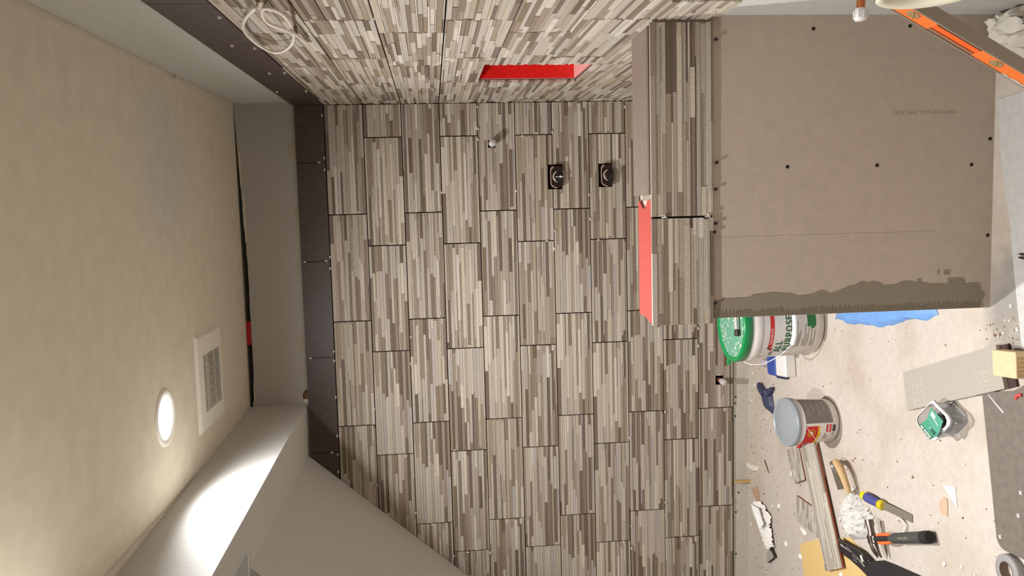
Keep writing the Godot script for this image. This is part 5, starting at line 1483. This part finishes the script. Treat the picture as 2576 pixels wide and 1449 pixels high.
	var cg := middle(palm)
	for q in [[Vector2(-1.395, 0.225), Vector2(-1.372, 0.185), Vector2(-1.352, 0.160), 0.016], [Vector2(-1.39, 0.26), Vector2(-1.366, 0.285), Vector2(-1.345, 0.310), 0.013], [Vector2(-1.40, 0.245), Vector2(-1.38, 0.24), Vector2(-1.366, 0.235), 0.012]]:
		var ps := []
		for i in 3: ps.append(Vector3(q[i].x - cg.x, q[3] + (0.004 if i == 1 else 0.0), q[i].y - cg.y))
		b.tube(curve(ps, 10), PackedFloat32Array([q[3], q[3], q[3], q[3], q[3] * 0.97, q[3] * 0.95, q[3] * 0.92, q[3] * 0.88, q[3] * 0.78, q[3] * 0.6, q[3] * 0.3]), lin(62, 62, 90), 12)
	solo("rubber_glove", b, mat(Color.WHITE, 0.55, 0.0, true), "dark blue rubber glove lying behind the small pail", "glove", at(cg.x, 0, cg.y))
	# blue and white package behind the big bucket
	t = thing("sponge_box", "blue and white package lying on the floor beside the big bucket", "package", at(-1.214, 0, 0.425, 0.12))
	b = MB.new()
	b.box(Transform3D(), Vector3(-0.05, 0.0, 0.0), Vector3(0.06, 0.05, 0.10), lin(228, 222, 216), true, 0.006)
	part("white_half", b, M.vert, t)
	b = MB.new()
	b.box(Transform3D(), Vector3(-0.052, 0.0, -0.095), Vector3(0.062, 0.052, 0.004), lin(52, 78, 150), true, 0.010)
	part("blue_half", b, M.vert, t)
	b = MB.new()
	b.box(Transform3D(), Vector3(-0.066, 0.0, -0.07), Vector3(-0.051, 0.022, 0.03), lin(40, 46, 84), true, 0.006)
	part("dark_edge", b, M.vert, t)
	c = middle(LILAC)
	solo("lilac_bag", heap(LILAC, 0.03, 0.018, 1.5, 33, lin(186, 176, 180), 8, 5), M.vert, "small lilac plastic wrapper lying behind the blue package", "wrapper", at(c.x, 0, c.y))
	# white bits
	var names := ["beside the striped offcut near the yellow card", "at the edge of the striped offcut", "next to the shredded paper", "on the yellow card", "between the back wall and the offcut", "in front of the long torn paper"]
	rng.seed = 90
	for i in 6:
		var q: Vector2 = BITS[[0, 3, 8, 7, 6, 5][i]]
		var o := []
		for k in 7: o.append(Vector2(cos(TAU * k / 7.0), sin(TAU * k / 7.0) * (1.8 if i < 2 else 1.0)) * rng.randf_range(0.007, 0.015) * (1.5 if i == 0 else 1.0))
		solo("paper_shred", heap(o, 0.006, 0.006, 3.0, 40 + i, lin(242, 236, 226), 4, 2), M.matte, "tiny torn bit of white paper " + names[i], "paper", at(q.x, 0.003 if i == 3 else 0.0, q.y))
	# loose crumbs everywhere: too many and too small to count
	b = MB.new()
	rng.seed = 99
	var keep_off := [PLANK, YELLOW, tarp, TILE_A, TILE_B, TILE_C, CRUMPLE, TUB_RIM, WHITE_SHEET, LUMP, POUCH, PAPER + PAPER_W_BACK(), GLOVE, BLUEBOX, LILAC, SHRED, TAN, under, Array(dk), palm, HAMMER + [HAMMER_GRIP[2]], [KNIFE[0] + Vector2(0.02, 0), KNIFE[2] + Vector2(0.02, 0), KNIFE[2] - Vector2(0.02, 0), KNIFE[0] - Vector2(0.02, 0)], TROWEL]
	for i in 900:
		var x := rng.randf_range(-2.3, -0.86); var z := rng.randf_range(0.02, 2.1)
		if rng.randf() < 0.35: z = rng.randf_range(0.01, 0.35)
		if rng.randf() < 0.12:
			x = rng.randf_range(-1.0, -0.82); z = rng.randf_range(1.72, 1.9)
		var blocked := x > -0.83 or Vector2(x + 0.99, z - 0.65).length() < 0.165 or Vector2(x + 1.365, z - 0.82).length() < 0.12 or Vector2(x + 1.522, z - 1.862).length() < 0.05 or Vector2(x + 1.88, z).length() < 0.03 or Vector2(x + 1.214, z - 0.425).length() < 0.13
		for poly in keep_off:
			if blocked: break
			var pp := PackedVector2Array(poly)
			blocked = Geometry2D.is_point_in_polygon(Vector2(x, z), Geometry2D.offset_polygon(Geometry2D.convex_hull(pp), 0.008)[0])
		if blocked: continue
		var s := rng.randf_range(0.0008, 0.0026) * (1.8 if rng.randf() < 0.12 else 1.0)
		var col := lin(176, 156, 136) if rng.randf() < 0.5 else (lin(240, 232, 220) if rng.randf() < 0.6 else lin(140, 114, 92))
		b.box(at(x, s * 0.4, z, rng.randf() * 6.0, rng.randf() * 0.8), Vector3(-s, -s * 0.4, -s * rng.randf_range(0.6, 2.2)), Vector3(s, s * 0.5, s), col)
	t = part("debris", b, M.matte, self)
	tag(t, "crumbs of plaster and grit scattered over the floor", "debris")
	t.set_meta("kind", "stuff")

func PAPER_W_BACK() -> Array:
	var o := PAPER_W.duplicate()
	o.reverse()
	return o

func wood_block(c: Vector2) -> MB:
	var b := MB.new()
	var o := around(WOODB, c)
	var u := (o[1] - o[0]).normalized()
	var T := Transform3D(Basis(Vector3(u.y, 0, -u.x), Vector3.UP, Vector3(u.x, 0, u.y)), Vector3.ZERO)
	b.box(T, Vector3(-0.0345, 0.0, -0.0445), Vector3(0.0345, 0.036, 0.0445), lin(232, 206, 160), true, 0.0015)
	rng.seed = 12
	for i in 5:   # split end grain
		var x := -0.03 + i * 0.011
		b.box(T, Vector3(x, 0.004 + rng.randf() * 0.01, 0.0440), Vector3(x + 0.006, 0.034, 0.0452 + rng.randf() * 0.002), lin(206, 170, 116))
	return b

func loose_spacer(q: Vector2, y: float, label: String, g: String) -> void:
	var b := MB.new()
	b.box(Transform3D(), Vector3(-0.0065, -0.002, -0.0014), Vector3(0.0065, 0.002, 0.0014), Color.WHITE)
	b.box(Transform3D(), Vector3(-0.0014, -0.002, -0.0065), Vector3(0.0014, 0.002, -0.0014), Color.WHITE)
	b.box(Transform3D(), Vector3(-0.0014, -0.002, 0.0014), Vector3(0.0014, 0.002, 0.0065), Color.WHITE)
	solo("tile_spacer", b, M.spacer, label, "tile spacer", at(q.x, y, q.y, q.x * 20.0), g)

# ------------------------------------------------------------------ spirit level leaning in the corner by the half wall
func by_the_half_wall() -> void:
	var L := Vector3(0.477, 0.879, 0).normalized()
	var A := Vector3(-L.y, L.x, 0)
	var t := thing("spirit_level", "orange and grey spirit level leaning on the right wall by the half wall", "spirit level", Transform3D(Basis(L, A, L.cross(A)), Vector3(-0.335, 0.0005, 2.112)))
	# local x runs up the bar, y is the face with the vials, z its width
	var b := MB.new()
	b.box(Transform3D(), Vector3(0.0, 0.0, -0.027), Vector3(0.61, 0.024, 0.027), lin(160, 146, 130), true, 0.001)
	for z in [[-0.028, -0.0235], [0.0235, 0.028]]: b.box(Transform3D(), Vector3(0.0, 0.0, z[0]), Vector3(0.61, 0.030, z[1]), lin(150, 136, 120), true, 0.001)
	part("frame_bar", b, mat(Color.WHITE, 0.5, 0.25, true), t)
	for q in [[0.02, 0.345], [0.465, 0.60]]:
		b = MB.new()
		b.box(Transform3D(), Vector3(q[0], 0.024, -0.0232), Vector3(q[1], 0.0275, 0.0232), lin(226, 112, 44), true, 0.001)
		part("orange_panel", b, M.vert, t)
	b = MB.new()   # hand slot: a recess with an orange floor and dark flanks
	b.box(Transform3D(), Vector3(0.345, 0.0238, -0.0232), Vector3(0.465, 0.0244, 0.0232), lin(240, 96, 30))
	b.box(Transform3D(), Vector3(0.345, 0.0240, 0.010), Vector3(0.465, 0.0262, 0.0225), lin(96, 52, 30))
	b.box(Transform3D(), Vector3(0.345, 0.0240, -0.0225), Vector3(0.465, 0.0268, -0.013), lin(150, 104, 76))
	part("hand_slot", b, M.vert, t)
	for x in [0.296, 0.520]:
		b = MB.new()
		b.lathe(at(x, 0.0275, 0.002), [Vector2(0.0155, 0.0), Vector2(0.0155, 0.0012), Vector2(0.0135, 0.0014), Vector2(0.0, 0.0008)], lin(158, 124, 86), 28)
		var v := part("vial_window", b, M.gloss, t)
		b = MB.new()
		b.tube(PackedVector3Array([Vector3(x - 0.006, 0.0292, -0.009), Vector3(x + 0.004, 0.0292, 0.013)]), 0.0022, lin(150, 136, 84), 8)
		part("vial", b, M.gloss, v)
	b = MB.new()   # mortar smeared on the lower part of the bar
	var rim := PackedVector2Array()
	rng.seed = 15
	for i in 20: rim.append(Vector2(0.05 + i * 0.0105, -0.010 - 0.008 * rng.randf() - (0.004 if i > 14 else 0.0)))
	rim.append(Vector2(0.26, -0.0232)); rim.append(Vector2(0.05, -0.0232))
	b.prism(frame(Vector3(0, 0.0275, 0), Vector3.RIGHT, Vector3.BACK), rim, -0.0016, 0.0, lin(196, 184, 170))
	part("dried_mortar", b, M.matte, t)
